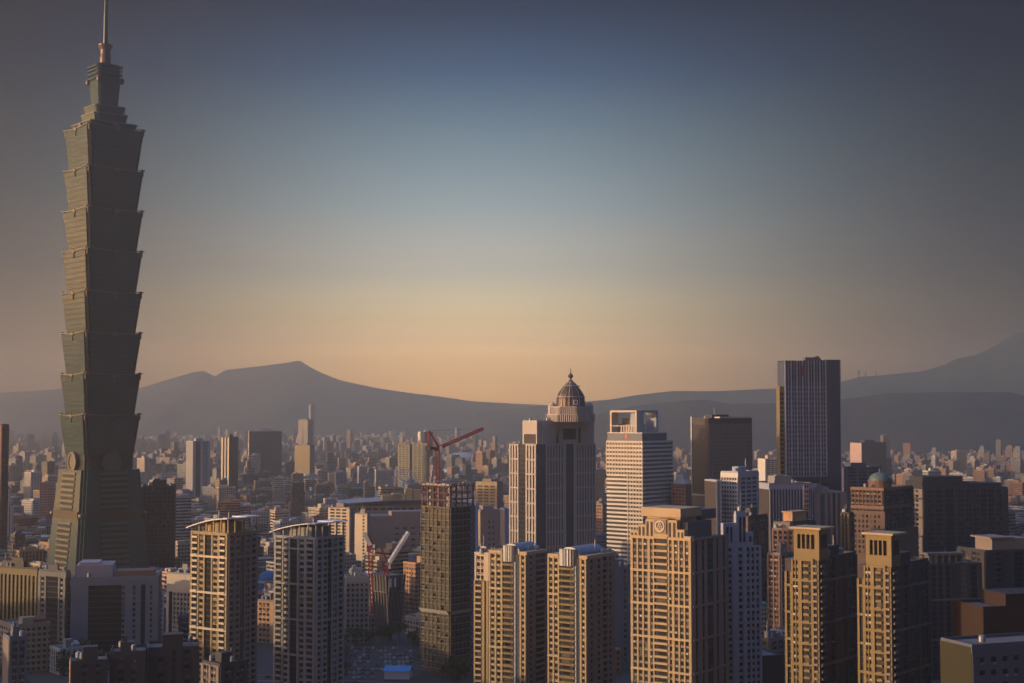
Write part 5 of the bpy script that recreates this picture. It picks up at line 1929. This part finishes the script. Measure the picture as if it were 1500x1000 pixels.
simple('office_block', 'large dark blue block behind the columned hall roofs, right of the tall blue glass tower', 1249, 1262, 1298, 648, 3000, 22, [(1, 'x')], [(1, 'x')], wallmat('sunlit_pink', (0.55, 0.38, 0.33), .7), M_CHAR, depth=40, seed=100, roofkw={'tanks': 0})
simple('apartment_block', 'white block far off between bronze slab and tall blue glass tower', 1118, 1121, 1142, 672, 2400, 14, [(1, 'x')], BAND, M_WHITE, M_CREAM, depth=30, seed=101, roofkw={'tanks': 0})


# arena with pale domed roof, long white roof, sail roofs
def arena(label, px0, px1, py_roof, py_eave, Y, wall, roofm, rise, name='arena'):
    a, b = at(px0, py_eave, Y), at(px1, py_eave, Y)
    w = b.x - a.x
    root = tag(empty(name, ((a.x + b.x) / 2, Y + w * .35, 0)), label, 'arena')
    PLACED.append(((a.x + b.x) / 2, Y + w * .35, w * .6))
    ZONES.append((px0, py_roof, px1, py_eave + 10, Y))
    n = 28
    el = [(w / 2 * math.cos(2 * math.pi * i / n), w * .36 * math.sin(2 * math.pi * i / n)) for i in range(n)]
    mb = MB()
    mb.prism(el, 0, a.z)
    mb.build('wall', wall, root)
    mb = MB()
    zt = at(px0, py_roof, Y).z
    prev, pz = [(x * 1.06, y * 1.06) for x, y in el], a.z
    for k in range(1, 6):
        s_ = math.cos(k / 5 * math.pi / 2) if k < 5 else 0.04
        q = [(x * 1.06 * s_, y * 1.06 * s_) for x, y in el]
        z = a.z + (zt - a.z) * math.sin(k / 5 * math.pi / 2)
        mb.prism(prev, pz, z, 0, None, q, top=(k == 5))
        prev, pz = q, z
    mb.build('domed_roof', roofm, root)
    mb = MB()
    mb.prism([(x * 1.08, y * 1.08) for x, y in el], a.z - 2.2, a.z, bottom=True)
    mb.build('roof_rim', M_WHITE, root)


arena('pale domed arena with blue walls beside the red crane jib', 652, 706, 662, 672, 4200, wallmat('blue_panel', (0.13, 0.20, 0.42), .5), M_BLUEW, 8)
arena('long low white roofed stadium below the domed arena', 644, 714, 685, 690, 3450, M_PURPLE, M_WPAINT, 3)
arena('far white tent-roofed arena on the plain at the right, below the dark hill', 1282, 1330, 623, 631, 9500, M_GREY, M_WHITE, 3)
arena('small blue-roofed market hall between the two swept-roof towers', 377, 404, 836, 850, 1250, M_BLUEP, M_BLUEP, 3, name='market_hall')

# ------------------------------------------------------------------ the loose city between and behind the landmarks
RND = random.Random(2024)
WALLS = [('cream', (0.50, 0.42, 0.31)), ('cream', (0.54, 0.45, 0.35)), ('white', (0.60, 0.57, 0.53)), ('white', (0.55, 0.53, 0.50)), ('grey', (0.33, 0.32, 0.31)), ('grey', (0.27, 0.26, 0.26)),
         ('tan', (0.42, 0.31, 0.20)), ('tan', (0.37, 0.27, 0.18)), ('pink', (0.45, 0.30, 0.25)), ('brick', (0.32, 0.17, 0.12)), ('mauve', (0.30, 0.25, 0.26)), ('blue-grey', (0.24, 0.28, 0.34)),
         ('dark', (0.10, 0.095, 0.095)), ('orange', (0.50, 0.29, 0.16))]
ROOFS = [('grey-roofed', (0.20, 0.19, 0.185)), ('grey-roofed', (0.15, 0.145, 0.14)), ('pale-roofed', (0.36, 0.34, 0.31)), ('green-roofed', (0.10, 0.17, 0.12)), ('red-roofed', (0.26, 0.09, 0.06)), ('blue-roofed', (0.10, 0.19, 0.36))]
PARKS = [(-330, 2330, 170, 150), (-95, 1330, 90, 70), (-95, 930, 75, 95), (-420, 1620, 90, 60), (150, 1750, 70, 60), (640, 1900, 140, 100), (-40, 3100, 150, 60)]


def free(x, y, r):
    for a, b, c in PLACED:
        if (x - a) ** 2 + (y - b) ** 2 < (r * .8 + c * .82) ** 2:
            return False
    for a, b, w, h in PARKS:
        if ((x - a) / w) ** 2 + ((y - b) / h) ** 2 < 1:
            return False
    return True


HOUSES = []
y = 880.0
while y < 3800:
    half = y * 0.372 + 30
    x = -half + RND.uniform(0, 30)
    while x < half:
        near = y < 1350
        w, l = RND.uniform(15, 30), RND.uniform(14, 28)
        k = RND.random()
        h = RND.uniform(11, 22) if k < .66 else RND.uniform(22, 34) if k < .90 else RND.uniform(34, 48) if k < .98 else RND.uniform(48, 70)
        if near:
            h = min(h, RND.uniform(14, 42))
        if RND.random() < .10:
            w, l, h = w * 1.9, l * 1.4, h * .7
        px_, py_ = x + RND.uniform(-8, 8), y + RND.uniform(-9, 9)
        if RND.random() < .93 and free(px_, py_, .5 * math.hypot(w, l)):
            zone = math.sin(px_ / 410 + 1.3) + math.sin(py_ / 530)
            phi = R((40 if zone > .2 else 14 if zone > -.8 else 58) + RND.uniform(-5, 5))
            HOUSES.append([px_, py_, w, l, h, phi, RND.choice(WALLS), RND.choice(ROOFS), RND.choice([.2, .2, .2, .55, .55, .9]), RND.random()])
        x += RND.uniform(30, 46)
    y += RND.uniform(32, 42)

# which of them show: paint boxes front to back on a coarse picture
GW, GH = 500, 334
grid = bytearray(GW * GH)


def rect_of(hs):
    x, y, w, l, h, phi = hs[:6]
    c, s = math.cos(phi), math.sin(phi)
    xs, ys = [], []
    for a, b in ((0, 0), (w, 0), (w, l), (0, l)):
        a, b = a - w / 2, b - l / 2
        X, Y = x + a * c - b * s, y + a * s + b * c
        for z in (0, h):
            p = to_px(X, Y, z)
            xs.append(p[0])
            ys.append(p[1])
    return min(xs), min(ys), max(xs), max(ys)


KEEP = []
for hs in HOUSES:                      # the photo looks over the low roofs at the landmarks behind them: keep those roofs low
    a, b, c, e_ = rect_of(hs)
    lim = 0
    for x0, y0, x1, y1, dz in ZONES:
        if dz > hs[1] + 5 and x1 > a + 2 and x0 < c - 2 and dz < 3200:
            lim = max(lim, y0 + min(70 if dz < 1800 else 30, .6 * (y1 - y0)))
    if b < lim:
        hs[4] = min(hs[4], CAMZ - (lim - 608) * hs[1] / FPX)
    if hs[4] > 7:
        KEEP.append(hs)
HOUSES = KEEP
ORDER = [(d - 15, None, (a, b, c, e)) for a, b, c, e, d in ZONES] + [(hs[1], hs, rect_of(hs)) for hs in HOUSES]
ORDER.sort(key=lambda q_: q_[0])
SCORE = []
for _d, hs, (a, b, c, e) in ORDER:
    i0, i1, j0, j1 = max(0, int(a / 3)), min(GW, int(c / 3) + 1), max(0, int(b / 3)), min(GH, int(e / 3) + 1)
    n = 0
    for j in range(j0, j1):
        row = j * GW
        for i in range(row + i0, row + i1):
            if not grid[i]:
                grid[i] = 1
                n += 1
    if hs is not None and n >= 2:
        SCORE.append((n, hs, (a + c) / 2, b))
SCORE.sort(key=lambda q_: -q_[0])
PICK = SCORE[:215]
PICKED = {id(q_[1]) for q_ in PICK}


def col4(c, a):
    return (c[0], c[1], c[2], a)


def house_poly(hs):
    x, y, w, l, h, phi = hs[:6]
    c, s = math.cos(phi), math.sin(phi)
    return lambda a, b: (x + (a - .5) * w * c - (b - .5) * l * s, y + (a - .5) * w * s + (b - .5) * l * c)


def house_body(mb, hs, P, sty=None):
    h, (wn, wc), (rn, rc), st, r = hs[4], hs[6], hs[7], hs[8], hs[9]
    v = .62 + .36 * ((r * 7.7) % 1)
    wc = tuple(q_ * v for q_ in wc)
    def blk(a0, a1, b0, b1, z0, z1, stl=st, roofc=rc, wallc=wc):
        poly = [P(a0, b0), P(a1, b0), P(a1, b1), P(a0, b1)]
        mb.col = col4(wallc, stl)
        mb.prism(poly, z0, z1, 0, None, None, u0=r * 40, top=False)
        mb.col = col4(roofc, 0)
        mb.face([(p[0], p[1], z1) for p in poly], 1)
    if r < .22:        # stepped
        blk(0, 1, 0, 1, 0, h * .72)
        blk(.15, .85, .12, .8, h * .72, h)
    elif r < .4:       # two wings
        blk(0, .55, 0, 1, 0, h)
        blk(.553, 1, .1, .8, 0, h * .78)
    else:
        blk(0, 1, 0, 1, 0, h)
    return blk


def fancy(hs, name, label, cat):
    x, y, w, l, h, phi = hs[:6]
    r = hs[9]
    root = tag(empty(name, (x, y, 0), phi), label, cat, 'loose city blocks')
    loc = hs[:]
    loc[0], loc[1], loc[5] = 0, 0, 0
    P = house_poly(loc)
    mb = MB(col=(1, 1, 1, 0))
    house_body(mb, loc, P)
    mb.build('wall', [CITY, ROOF], root)
    top = h
    v = tuple(q_ * .95 for q_ in hs[6][1])
    rr = random.Random(int(r * 1e6))
    # parapet
    a0, a1, b0, b1 = (.15, .85, .12, .8) if r < .22 else (0, .55, 0, 1) if r < .4 else (0, 1, 0, 1)
    mb = MB(col=col4(v, 0))
    (xa, ya), (xb, yb) = P(a0, b0), P(a1, b1)
    t_ = .35
    mb.box(xa - .1, xb + .1, ya - .1, ya + t_, top - .2, top + 1.2)
    mb.box(xa - .1, xb + .1, yb - t_, yb + .1, top - .2, top + 1.2)
    mb.box(xa - .1, xa + t_, ya + t_, yb - t_, top - .2, top + 1.2)
    mb.box(xb - t_, xb + .1, ya + t_, yb - t_, top - .2, top + 1.2)
    mb.build('parapet', CITY, root)
    # rooftop shed
    mb = MB(col=col4(hs[6][1] if rr.random() < .6 else (.3, .29, .28), 0))
    ww, ll = (xb - xa), (yb - ya)
    sx0, sy0 = xa + ww * rr.uniform(.12, .4), ya + ll * rr.uniform(.12, .4)
    mb.box(sx0, sx0 + ww * rr.uniform(.25, .45), sy0, sy0 + ll * rr.uniform(.25, .45), top, top + rr.uniform(2.8, 5.5))
    mb.build('stair_house', CITY, root)
    if rr.random() < .55:
        rc = rr.choice([(.10, .19, .36), (.26, .09, .06), (.12, .19, .13), (.4, .39, .37)])
        mb = MB(col=col4(rc, 0))
        q0, q1 = xa + ww * rr.uniform(.5, .6), xa + ww * .94
        e0, e1 = ya + ll * .1, ya + ll * rr.uniform(.6, .9)
        z = top + 2.6
        mb.face([(q0, e0, z), (q1, e0, z), (q1, (e0 + e1) / 2, z + 1.6), (q0, (e0 + e1) / 2, z + 1.6)])
        mb.face([(q0, (e0 + e1) / 2, z + 1.6), (q1, (e0 + e1) / 2, z + 1.6), (q1, e1, z), (q0, e1, z)])
        mb.box(q0 + .3, q1 - .3, e0 + .3, e1 - .3, top, z - .05)
        mb.build('roof_shed', ROOF, root)
    for k in range(rr.randint(1, 3)):
        mb = MB(col=(.5, .5, .5, 0))
        cx, cy = xa + ww * rr.uniform(.1, .9), ya + ll * rr.uniform(.1, .9)
        mb.lathe([(1.1, top), (1.1, top + 2.4), (.5, top + 3), (0, top + 3.1)], 8, cx, cy)
        mb.build('water_tank', M_STEEL, root)
    if y < 2300 and r > .4:
        # balcony slabs that stick out storey by storey on part of each front
        mb = MB(col=col4(tuple(min(.7, q_ * 1.1) for q_ in hs[6][1]), 0))
        n = int(h / 3.4)
        f0 = rr.uniform(.05, .5)
        f1 = f0 + rr.uniform(.2, .45)
        for i in range(1, n):
            z = i * 3.4
            mb.box(-w / 2 + w * f0, -w / 2 + w * f1, -l / 2 - 1.0, -l / 2, z, z + 1.0)
            mb.box(-w / 2 - 1.0, -w / 2, -l / 2 + l * f0, -l / 2 + l * f1, z, z + 1.0)
        o = mb.build('balcony_tier', CITY, root)
    return root


MARKS = [(145, 'green pagoda tower'), (328, 'beige swept-roof tower'), (455, 'grey swept-roof tower'), (657, 'netted construction tower'), (809, 'mauve domed tower'), (937, 'white banded tower'),
         (1056, 'bronze slab'), (1190, 'tall blue tower'), (1295, 'green-domed tower'), (1412, 'black office')]
NTH = ['first', 'second', 'third', 'fourth', 'fifth', 'sixth', 'seventh', 'eighth', 'ninth', 'tenth', 'eleventh', 'twelfth', 'thirteenth', 'fourteenth', 'fifteenth', 'sixteenth',
       'seventeenth', 'eighteenth', 'nineteenth', 'twentieth']
BUCKET = {}
for n, hs, px, py in PICK:
    side = min(range(len(MARKS)), key=lambda i: abs(MARKS[i][0] - px))
    rowc = 'near' if hs[1] < 1500 else 'middle' if hs[1] < 2300 else 'far'
    BUCKET.setdefault((side, rowc, px < MARKS[side][0]), []).append((abs(px - MARKS[side][0]), hs))
for (side, rowc, left), items in BUCKET.items():
    items.sort(key=lambda q_: q_[0])
    for k, (dpx, hs) in enumerate(items):
        size = 'low' if hs[4] < 20 else 'mid-rise' if hs[4] < 40 else 'tall'
        shape = 'stepped block' if hs[9] < .22 else 'two-winged block' if hs[9] < .4 else 'block'
        label = f"{size} {hs[6][0]} {hs[7][0]} {shape}, {NTH[min(k, 19)]} {'left' if left else 'right'} of the {MARKS[side][1]}, {rowc} rows"
        fancy(hs, 'apartment_block' if hs[4] > 18 else 'house', label, 'apartment block' if hs[4] > 18 else 'house')

# everything smaller or hidden behind: one mass out to the foot of the hills
mass = MB(col=(1, 1, 1, 0))
for hs in HOUSES:
    if id(hs) not in PICKED:
        house_body(mass, hs, house_poly(hs))
y = 3800.0
while y < 9700:
    half = y * 0.372 + 60
    st = 36 + (y - 3800) / 7000 * 34
    x = -half
    while x < half:
        k = RND.random()
        h = RND.uniform(8, 20) if k < .66 else RND.uniform(20, 32) if k < .93 else RND.uniform(32, 50) if k < .99 else RND.uniform(50, 95)
        w, l = RND.uniform(13, 32), RND.uniform(12, 28)
        px_, py_ = x + RND.uniform(-12, 12), y + RND.uniform(-14, 14)
        bare = math.sin(px_ / 900 + 2) + math.sin(py_ / 700 + px_ / 1500) > 1.72
        if not bare and RND.random() < .95 and (y > 6000 or free(px_, py_, 20)) and not (y > 5250 and px_ > 380) and not (y > 7350 and px_ > -150):
            zone = math.sin(px_ / 610 + 1.3) + math.sin(py_ / 830)
            phi = R((40 if zone > .2 else 14 if zone > -.8 else 58) + RND.uniform(-6, 6))
            hs = [px_, py_, w, l, h, phi, RND.choice(WALLS), RND.choice(ROOFS), RND.choice([.2, .2, .55, .9]), RND.random()]
            P = house_poly(hs)
            blk = house_body(mass, hs, P)
            if y < 7000 and hs[9] > .4:
                a, b = RND.uniform(.1, .5), RND.uniform(.1, .5)
                blk(a, a + .35, b, b + .35, h, h + RND.uniform(2.5, 6), 0)
        x += st * RND.uniform(.8, 1.3)
    y += st * RND.uniform(.8, 1.05)
tag(mass.build('distant_city', [CITY, ROOF]), 'dense mass of small pale blocks filling the plain to the mountains', kind='stuff')

# ------------------------------------------------------------------ Ferris wheel
def ferris():
    Y = 2600.0
    c = at(594, 706, Y)
    rz = R(38)
    root = tag(empty('ferris_wheel', (c.x, c.y, 0), rz), 'white spoked Ferris wheel beside the construction tower, above the hall roofs', 'Ferris wheel')
    r = 24.0
    zc = max(c.z, r + 4)
    n = 32
    for d in (-1.6, 1.6):
        for rad, w in ((r, .9), (r * .86, .5)):
            mb = MB()
            for i in range(n):
                a, b = 2 * math.pi * i / n, 2 * math.pi * (i + 1) / n
                mb.beam((rad * math.cos(a), d, zc + rad * math.sin(a)), (rad * math.cos(b), d, zc + rad * math.sin(b)), w)
            mb.build('rim', M_WPAINT, root)
    for i in range(16):
        a = 2 * math.pi * i / 16
        mb = MB()
        mb.beam((0, 0, zc), (r * math.cos(a), 0, zc + r * math.sin(a)), .45)
        mb.build('spoke', M_WPAINT, root)
        mb = MB()
        x, z = (r + 1.2) * math.cos(a), zc + (r + 1.2) * math.sin(a)
        mb.lathe([(0, z - 1.5), (1.1, z - 1.1), (1.2, z), (.9, z + .9), (0, z + 1.2)], 8, x, 0)
        mb.build('gondola', M_RED if i % 2 else M_WPAINT, root)
    for s_ in (-1, 1):
        for d in (-5, 5):
            mb = MB()
            mb.beam((s_ * 12, d, 0), (0, d * .4, zc), .9)
            mb.build('leg', M_WPAINT, root)
    mb = MB()
    mb.beam((0, -3, zc), (0, 3, zc), 2.2)
    mb.build('hub', M_WPAINT, root)
    mb = MB()
    mb.box(-14, 14, -7, 7, 0, 4)
    mb.build('platform', M_CONC, root)


ferris()


# ------------------------------------------------------------------ trees
LEAF = {}


def leafmat(name, c):
    m, nt, b = nodes_of(name)
    ge = nt.nodes.new('ShaderNodeNewGeometry')
    oi = nt.nodes.new('ShaderNodeObjectInfo')
    r = nmath(nt, 'FRACT', nmath(nt, 'ADD', ge.outputs['Random Per Island'], oi.outputs['Random']))
    nt.links.new(nmix(nt, r, tuple(q_ * .55 for q_ in c), tuple(q_ * 1.5 for q_ in c)), b.inputs['Base Color'])
    b.inputs['Roughness'].default_value = .8
    return m


LEAVES = leafmat('tree_leaves', (0.045, 0.065, 0.022))
LEAVES2 = leafmat('olive_leaves', (0.07, 0.075, 0.025))
BARK = wallmat('bark', (0.07, 0.05, 0.035), .95, .4)


def tree_meshes(seed, h, rad, leaf):
    rr = random.Random(seed)
    tr = MB()
    tr.lathe([(.38, 0), (.27, h * .3), (.2, h * .55), (.06, h * .8)], 7)
    clumps = []
    for k in range(9):
        a = rr.uniform(0, 6.28)
        q_ = rr.uniform(.25, .85)
        z = h * rr.uniform(.42, .88)
        p = (rad * q_ * math.cos(a), rad * q_ * math.sin(a), z)
        tr.beam((0, 0, h * rr.uniform(.28, .5)), p, .16)
        clumps.append((p, rad * rr.uniform(.32, .55)))
    clumps.append(((0, 0, h * .85), rad * .45))
    cr = MB()
    for (cx, cy, cz), cr_ in clumps:
        for i in range(46):
            u, v = rr.uniform(0, 6.28), rr.uniform(-1, 1)
            s_ = math.sqrt(1 - v * v)
            d = cr_ * rr.uniform(.55, 1.08)
            p = Vector((cx + d * s_ * math.cos(u), cy + d * s_ * math.sin(u), cz + d * v * .8))
            a = Vector((rr.uniform(-1, 1), rr.uniform(-1, 1), rr.uniform(-.6, .6))).normalized() * rr.uniform(.35, .75)
            b = a.cross(Vector((rr.uniform(-1, 1), rr.uniform(-1, 1), rr.uniform(-1, 1)))).normalized() * rr.uniform(.3, .6)
            cr.face([p - a, p - b * .7, p + a, p + b])
    a, b = tr.build('trunk', BARK), cr.build('crown', leaf)
    out = (a.data, b.data)
    bpy.data.objects.remove(a)
    bpy.data.objects.remove(b)
    return out


KINDS = [tree_meshes(1, 8.5, 4.2, LEAVES), tree_meshes(2, 10, 4.6, LEAVES2), tree_meshes(3, 7, 3.6, LEAVES), tree_meshes(4, 11.5, 5.2, LEAVES)]


def tree(x, y, k, s_, label, group):
    root = tag(empty('broadleaf_tree', (x, y, 0), RND.uniform(0, 6.28)), label, 'tree', group)
    root.scale = (s_, s_, s_ * RND.uniform(.9, 1.15))
    for name, me in zip(('trunk', 'crown'), KINDS[k]):
        o = bpy.data.objects.new(name, me)
        COL.objects.link(o)
        o.parent = root


GRASS = groundmat('park_grass', (0.03, 0.042, 0.018), (0.05, 0.06, 0.025), (0.06, 0.055, 0.04), 0.05, 0.02)
for i, (a, b, w, h) in enumerate(PARKS):
    if i == 2:
        continue
    plane('lawn', [(a + w * math.cos(q_ * math.pi / 14), b + h * math.sin(q_ * math.pi / 14)) for q_ in range(28)], 0.02, GRASS)
WHERE = ['dark tree of the park behind the two swept-roof towers', 'dark tree on the green beyond the raking-column site', '', 'dark tree on the lawn beside the green pagoda tower',
         'dark tree on the green between emblem tower and bronze slab', 'dark tree in the park behind the black office at right', 'dark tree on the far green behind the Ferris wheel']
COUNT = [60, 26, 0, 12, 10, 12, 14]
for i, (a, b, w, h) in enumerate(PARKS):
    for k in range(COUNT[i]):
        q_, rr_ = RND.uniform(0, 6.28), math.sqrt(RND.random())
        tree(a + w * .95 * rr_ * math.cos(q_), b + h * .95 * rr_ * math.sin(q_), RND.randrange(4), RND.uniform(.9, 1.7), WHERE[i], 'park trees')


def clear_of(x, y, m=2.0):
    return all((x - a) ** 2 + (y - b) ** 2 > (c * .75 + m) ** 2 for a, b, c in PLACED)


# street trees at the foot of the front towers
n = 0
while n < 95:
    px, Y = RND.uniform(470, 720), RND.uniform(835, 1010)
    p = at(px, 900, Y)
    lot = (505 < px < 615 and 845 < Y < 975) or (540 < px < 630 and Y < 900)
    if lot or not clear_of(p.x, p.y):
        continue
    tree(p.x, p.y, RND.randrange(4), RND.uniform(.8, 1.3), 'dark street tree near the parking lot and the foot of the construction tower', 'street trees')
    n += 1
n = 0
while n < 40:
    px, Y = RND.uniform(0, 300), RND.uniform(640, 900)
    p = at(px, 900, Y)
    if not clear_of(p.x, p.y):
        continue
    tree(p.x, p.y, RND.randrange(4), RND.uniform(.9, 1.5), 'dark tree among the bottom left roofs below the grey-white office', 'street trees')
    n += 1
n = 0
while n < 26:
    px, Y = RND.uniform(1066, 1160), RND.uniform(700, 960)
    p = at(px, 900, Y)
    if not clear_of(p.x, p.y):
        continue
    tree(p.x, p.y, RND.randrange(4), RND.uniform(.9, 1.4), 'dark tree in the gap between blue-white stepped tower and first ochre tower', 'street trees')
    n += 1

# ------------------------------------------------------------------ parking lot, street, cars, tent
ASPH = groundmat('asphalt', (0.028, 0.028, 0.03), (0.042, 0.041, 0.04), (0.025, 0.025, 0.026), 0.2, 0.05)
lot = [at(500, 900, 985), at(618, 900, 985), at(628, 900, 845), at(486, 900, 845)]
plane('parking_lot', [(p.x, p.y) for p in reversed(lot)], 0.03, ASPH)
PAINT = wallmat('road_paint', (0.55, 0.55, 0.52), .8)
carpal = [('white', (0.45, 0.45, 0.46)), ('silver', (0.24, 0.25, 0.26)), ('dark', (0.03, 0.03, 0.035)), ('blue', (0.06, 0.10, 0.22)), ('red', (0.25, 0.03, 0.03))]
CARS = {}
for cn, cc in carpal:
    mb = MB()
    sec = [(-2.2, .35, .75), (-2.1, .35, .95), (-1.0, .3, 1.0), (1.2, .3, .98), (2.1, .35, .85), (2.2, .4, .7)]
    for (x0, a0, b0), (x1, a1, b1) in zip(sec, sec[1:]):
        w0 = w1 = .88
        mb.face([(x0, -w0, a0), (x1, -w1, a1), (x1, -w1, b1), (x0, -w0, b0)])
        mb.face([(x1, w1, a1), (x0, w0, a0), (x0, w0, b0), (x1, w1, b1)])
        mb.face([(x0, -w0, b0), (x1, -w1, b1), (x1, w1, b1), (x0, w0, b0)])
    mb.face([(-2.2, .88, .35), (-2.2, -.88, .35), (-2.2, -.88, .75), (-2.2, .88, .75)])
    mb.face([(2.2, -.88, .4), (2.2, .88, .4), (2.2, .88, .7), (2.2, -.88, .7)])
    mb.prism([(-1.6, -.8), (.95, -.8), (.95, .8), (-1.6, .8)], .96, 1.36, 1, 1, [(-1.1, -.68), (.35, -.68), (.35, .68), (-1.1, .68)])
    mb.box(-1.08, .33, -.66, .66, 1.36, 1.44)
    for wx in (-1.35, 1.35):
        for wy in (-.8, .8):
            for i in range(10):
                a, b = 2 * math.pi * i / 10, 2 * math.pi * (i + 1) / 10
                mb.face([(wx, wy * 1.1, .32), (wx + .32 * math.cos(a), wy * 1.1, .32 + .32 * math.sin(a)), (wx + .32 * math.cos(b), wy * 1.1, .32 + .32 * math.sin(b))], 2)
    o = mb.build('parked_car', [wallmat(cn + '_car_paint', cc, .3, .1, 0, .6), G_DARK, M_CHAR])
    CARS[cn] = o.data
    bpy.data.objects.remove(o)
for row in range(9):
    Y = 856 + row * 13.5 + (row % 2) * 1.5
    a, b = at(512 + row * .5, 900, Y), at(608, 900, Y)
    x = a.x
    while x < b.x:
        if RND.random() < .72 and not (row in (0, 1) and x > at(552, 900, Y).x):
            cn = RND.choices([c[0] for c in carpal], [5, 4, 4, 1, 1])[0]
            o = bpy.data.objects.new('parked_car', CARS[cn])
            COL.objects.link(o)
            o.location = (x, Y + RND.uniform(-.3, .3), .04)
            o.rotation_euler = (0, 0, R(90) + RND.uniform(-.05, .05))
            tag(o, f'{cn} car parked in the lot between grey swept-roof tower and construction tower', 'car', f'{cn} cars in the parking lot')
        x += 2.75
tb = at(581, 990, 853)
root = tag(empty('site_tent', (tb.x, tb.y, 0), R(-6)), 'long shed with bright blue roof and white walls in the parking lot', 'tent')
mb = MB()
mb.box(-7.5, 7.5, 0, 12, 0.03, 4.6)
mb.build('wall', M_WPAINT, root)
mb = MB()
mb.face([(-8, -.6, 4.6), (8, -.6, 4.6), (8, 6, 7.0), (-8, 6, 7.0)])
mb.face([(-8, 6, 7.0), (8, 6, 7.0), (8, 12.6, 4.6), (-8, 12.6, 4.6)])
mb.face([(-8, -.6, 4.6), (-8, 6, 7.0), (-8, 12.6, 4.6)])
mb.face([(8, -.6, 4.6), (8, 12.6, 4.6), (8, 6, 7.0)])
mb.build('roof', wallmat('blue_tent', (0.05, 0.24, 0.55), .5, .15), root)
# street running past the front towers, with kerbs
ra, rb = at(470, 990, 846), at(760, 1000, 812)
d = (rb - ra)
d.z = 0
d.normalize()
nrm = Vector((-d.y, d.x, 0))
A, B = ra - d * 200, rb + d * 120
A.z = B.z = 0
plane('road', [(A - nrm * 7)[:2], (B - nrm * 7)[:2], (B + nrm * 7)[:2], (A + nrm * 7)[:2]], 0.04, ASPH)
mb = MB()
for s_ in (-7.3, 7.3):
    mb.beam(A + nrm * s_ + Vector((0, 0, .1)), B + nrm * s_ + Vector((0, 0, .1)), .5, h=.3)
tag(mb.build('kerb', M_CONC), kind='structure')
mb = MB()
L_ = (B - A).length
k = 0
while k * 10 < L_ - 6:
    p = A + d * (k * 10)
    q_ = p + d * 4
    mb.face([(p.x - nrm.x * .1, p.y - nrm.y * .1, .05), (q_.x - nrm.x * .1, q_.y - nrm.y * .1, .05), (q_.x + nrm.x * .1, q_.y + nrm.y * .1, .05), (p.x + nrm.x * .1, p.y + nrm.y * .1, .05)])
    k += 1
tag(mb.build('road_marking', PAINT), kind='structure')

for k in range(16):
    p = A + d * RND.uniform(40, L_ - 60) + nrm * RND.choice([-3.2, 3.2])
    cn = RND.choices([c[0] for c in carpal], [4, 3, 4, 1, 1])[0]
    o = bpy.data.objects.new('car', CARS[cn])
    COL.objects.link(o)
    o.location = (p.x, p.y, .05)
    o.rotation_euler = (0, 0, math.atan2(d.y, d.x))
    tag(o, f'{cn} car driving on the street along the bottom edge by the construction tower', 'car', f'{cn} cars on the bottom street')

# masts on the ridge at the right
for px, py, top, w in ((1258, 551, 541, 5), (1268, 550, 544, 4), (1283, 549, 543, 3)):
    a, b = at(px, py + 2, 9000), at(px, top, 9000)
    root = tag(empty('radio_mast', (a.x, 9000, 0)), {5: 'tallest of the thin masts on the ridge right of the tall blue tower', 4: 'middle one of the three thin masts on the far ridge', 3: 'shortest, rightmost of the thin masts on the far ridge'}[w], 'mast', 'masts on the far ridge')
    mb = MB()
    mb.beam((0, 0, a.z - 60), (0, 0, b.z), w * 1.6)
    mb.build('shaft', M_DCONC, root)
    mb = MB()
    mb.box(-w * 1.6, w * 1.6, -w, w, b.z - 22, b.z - 12)
    mb.build('platform', M_DCONC, root)
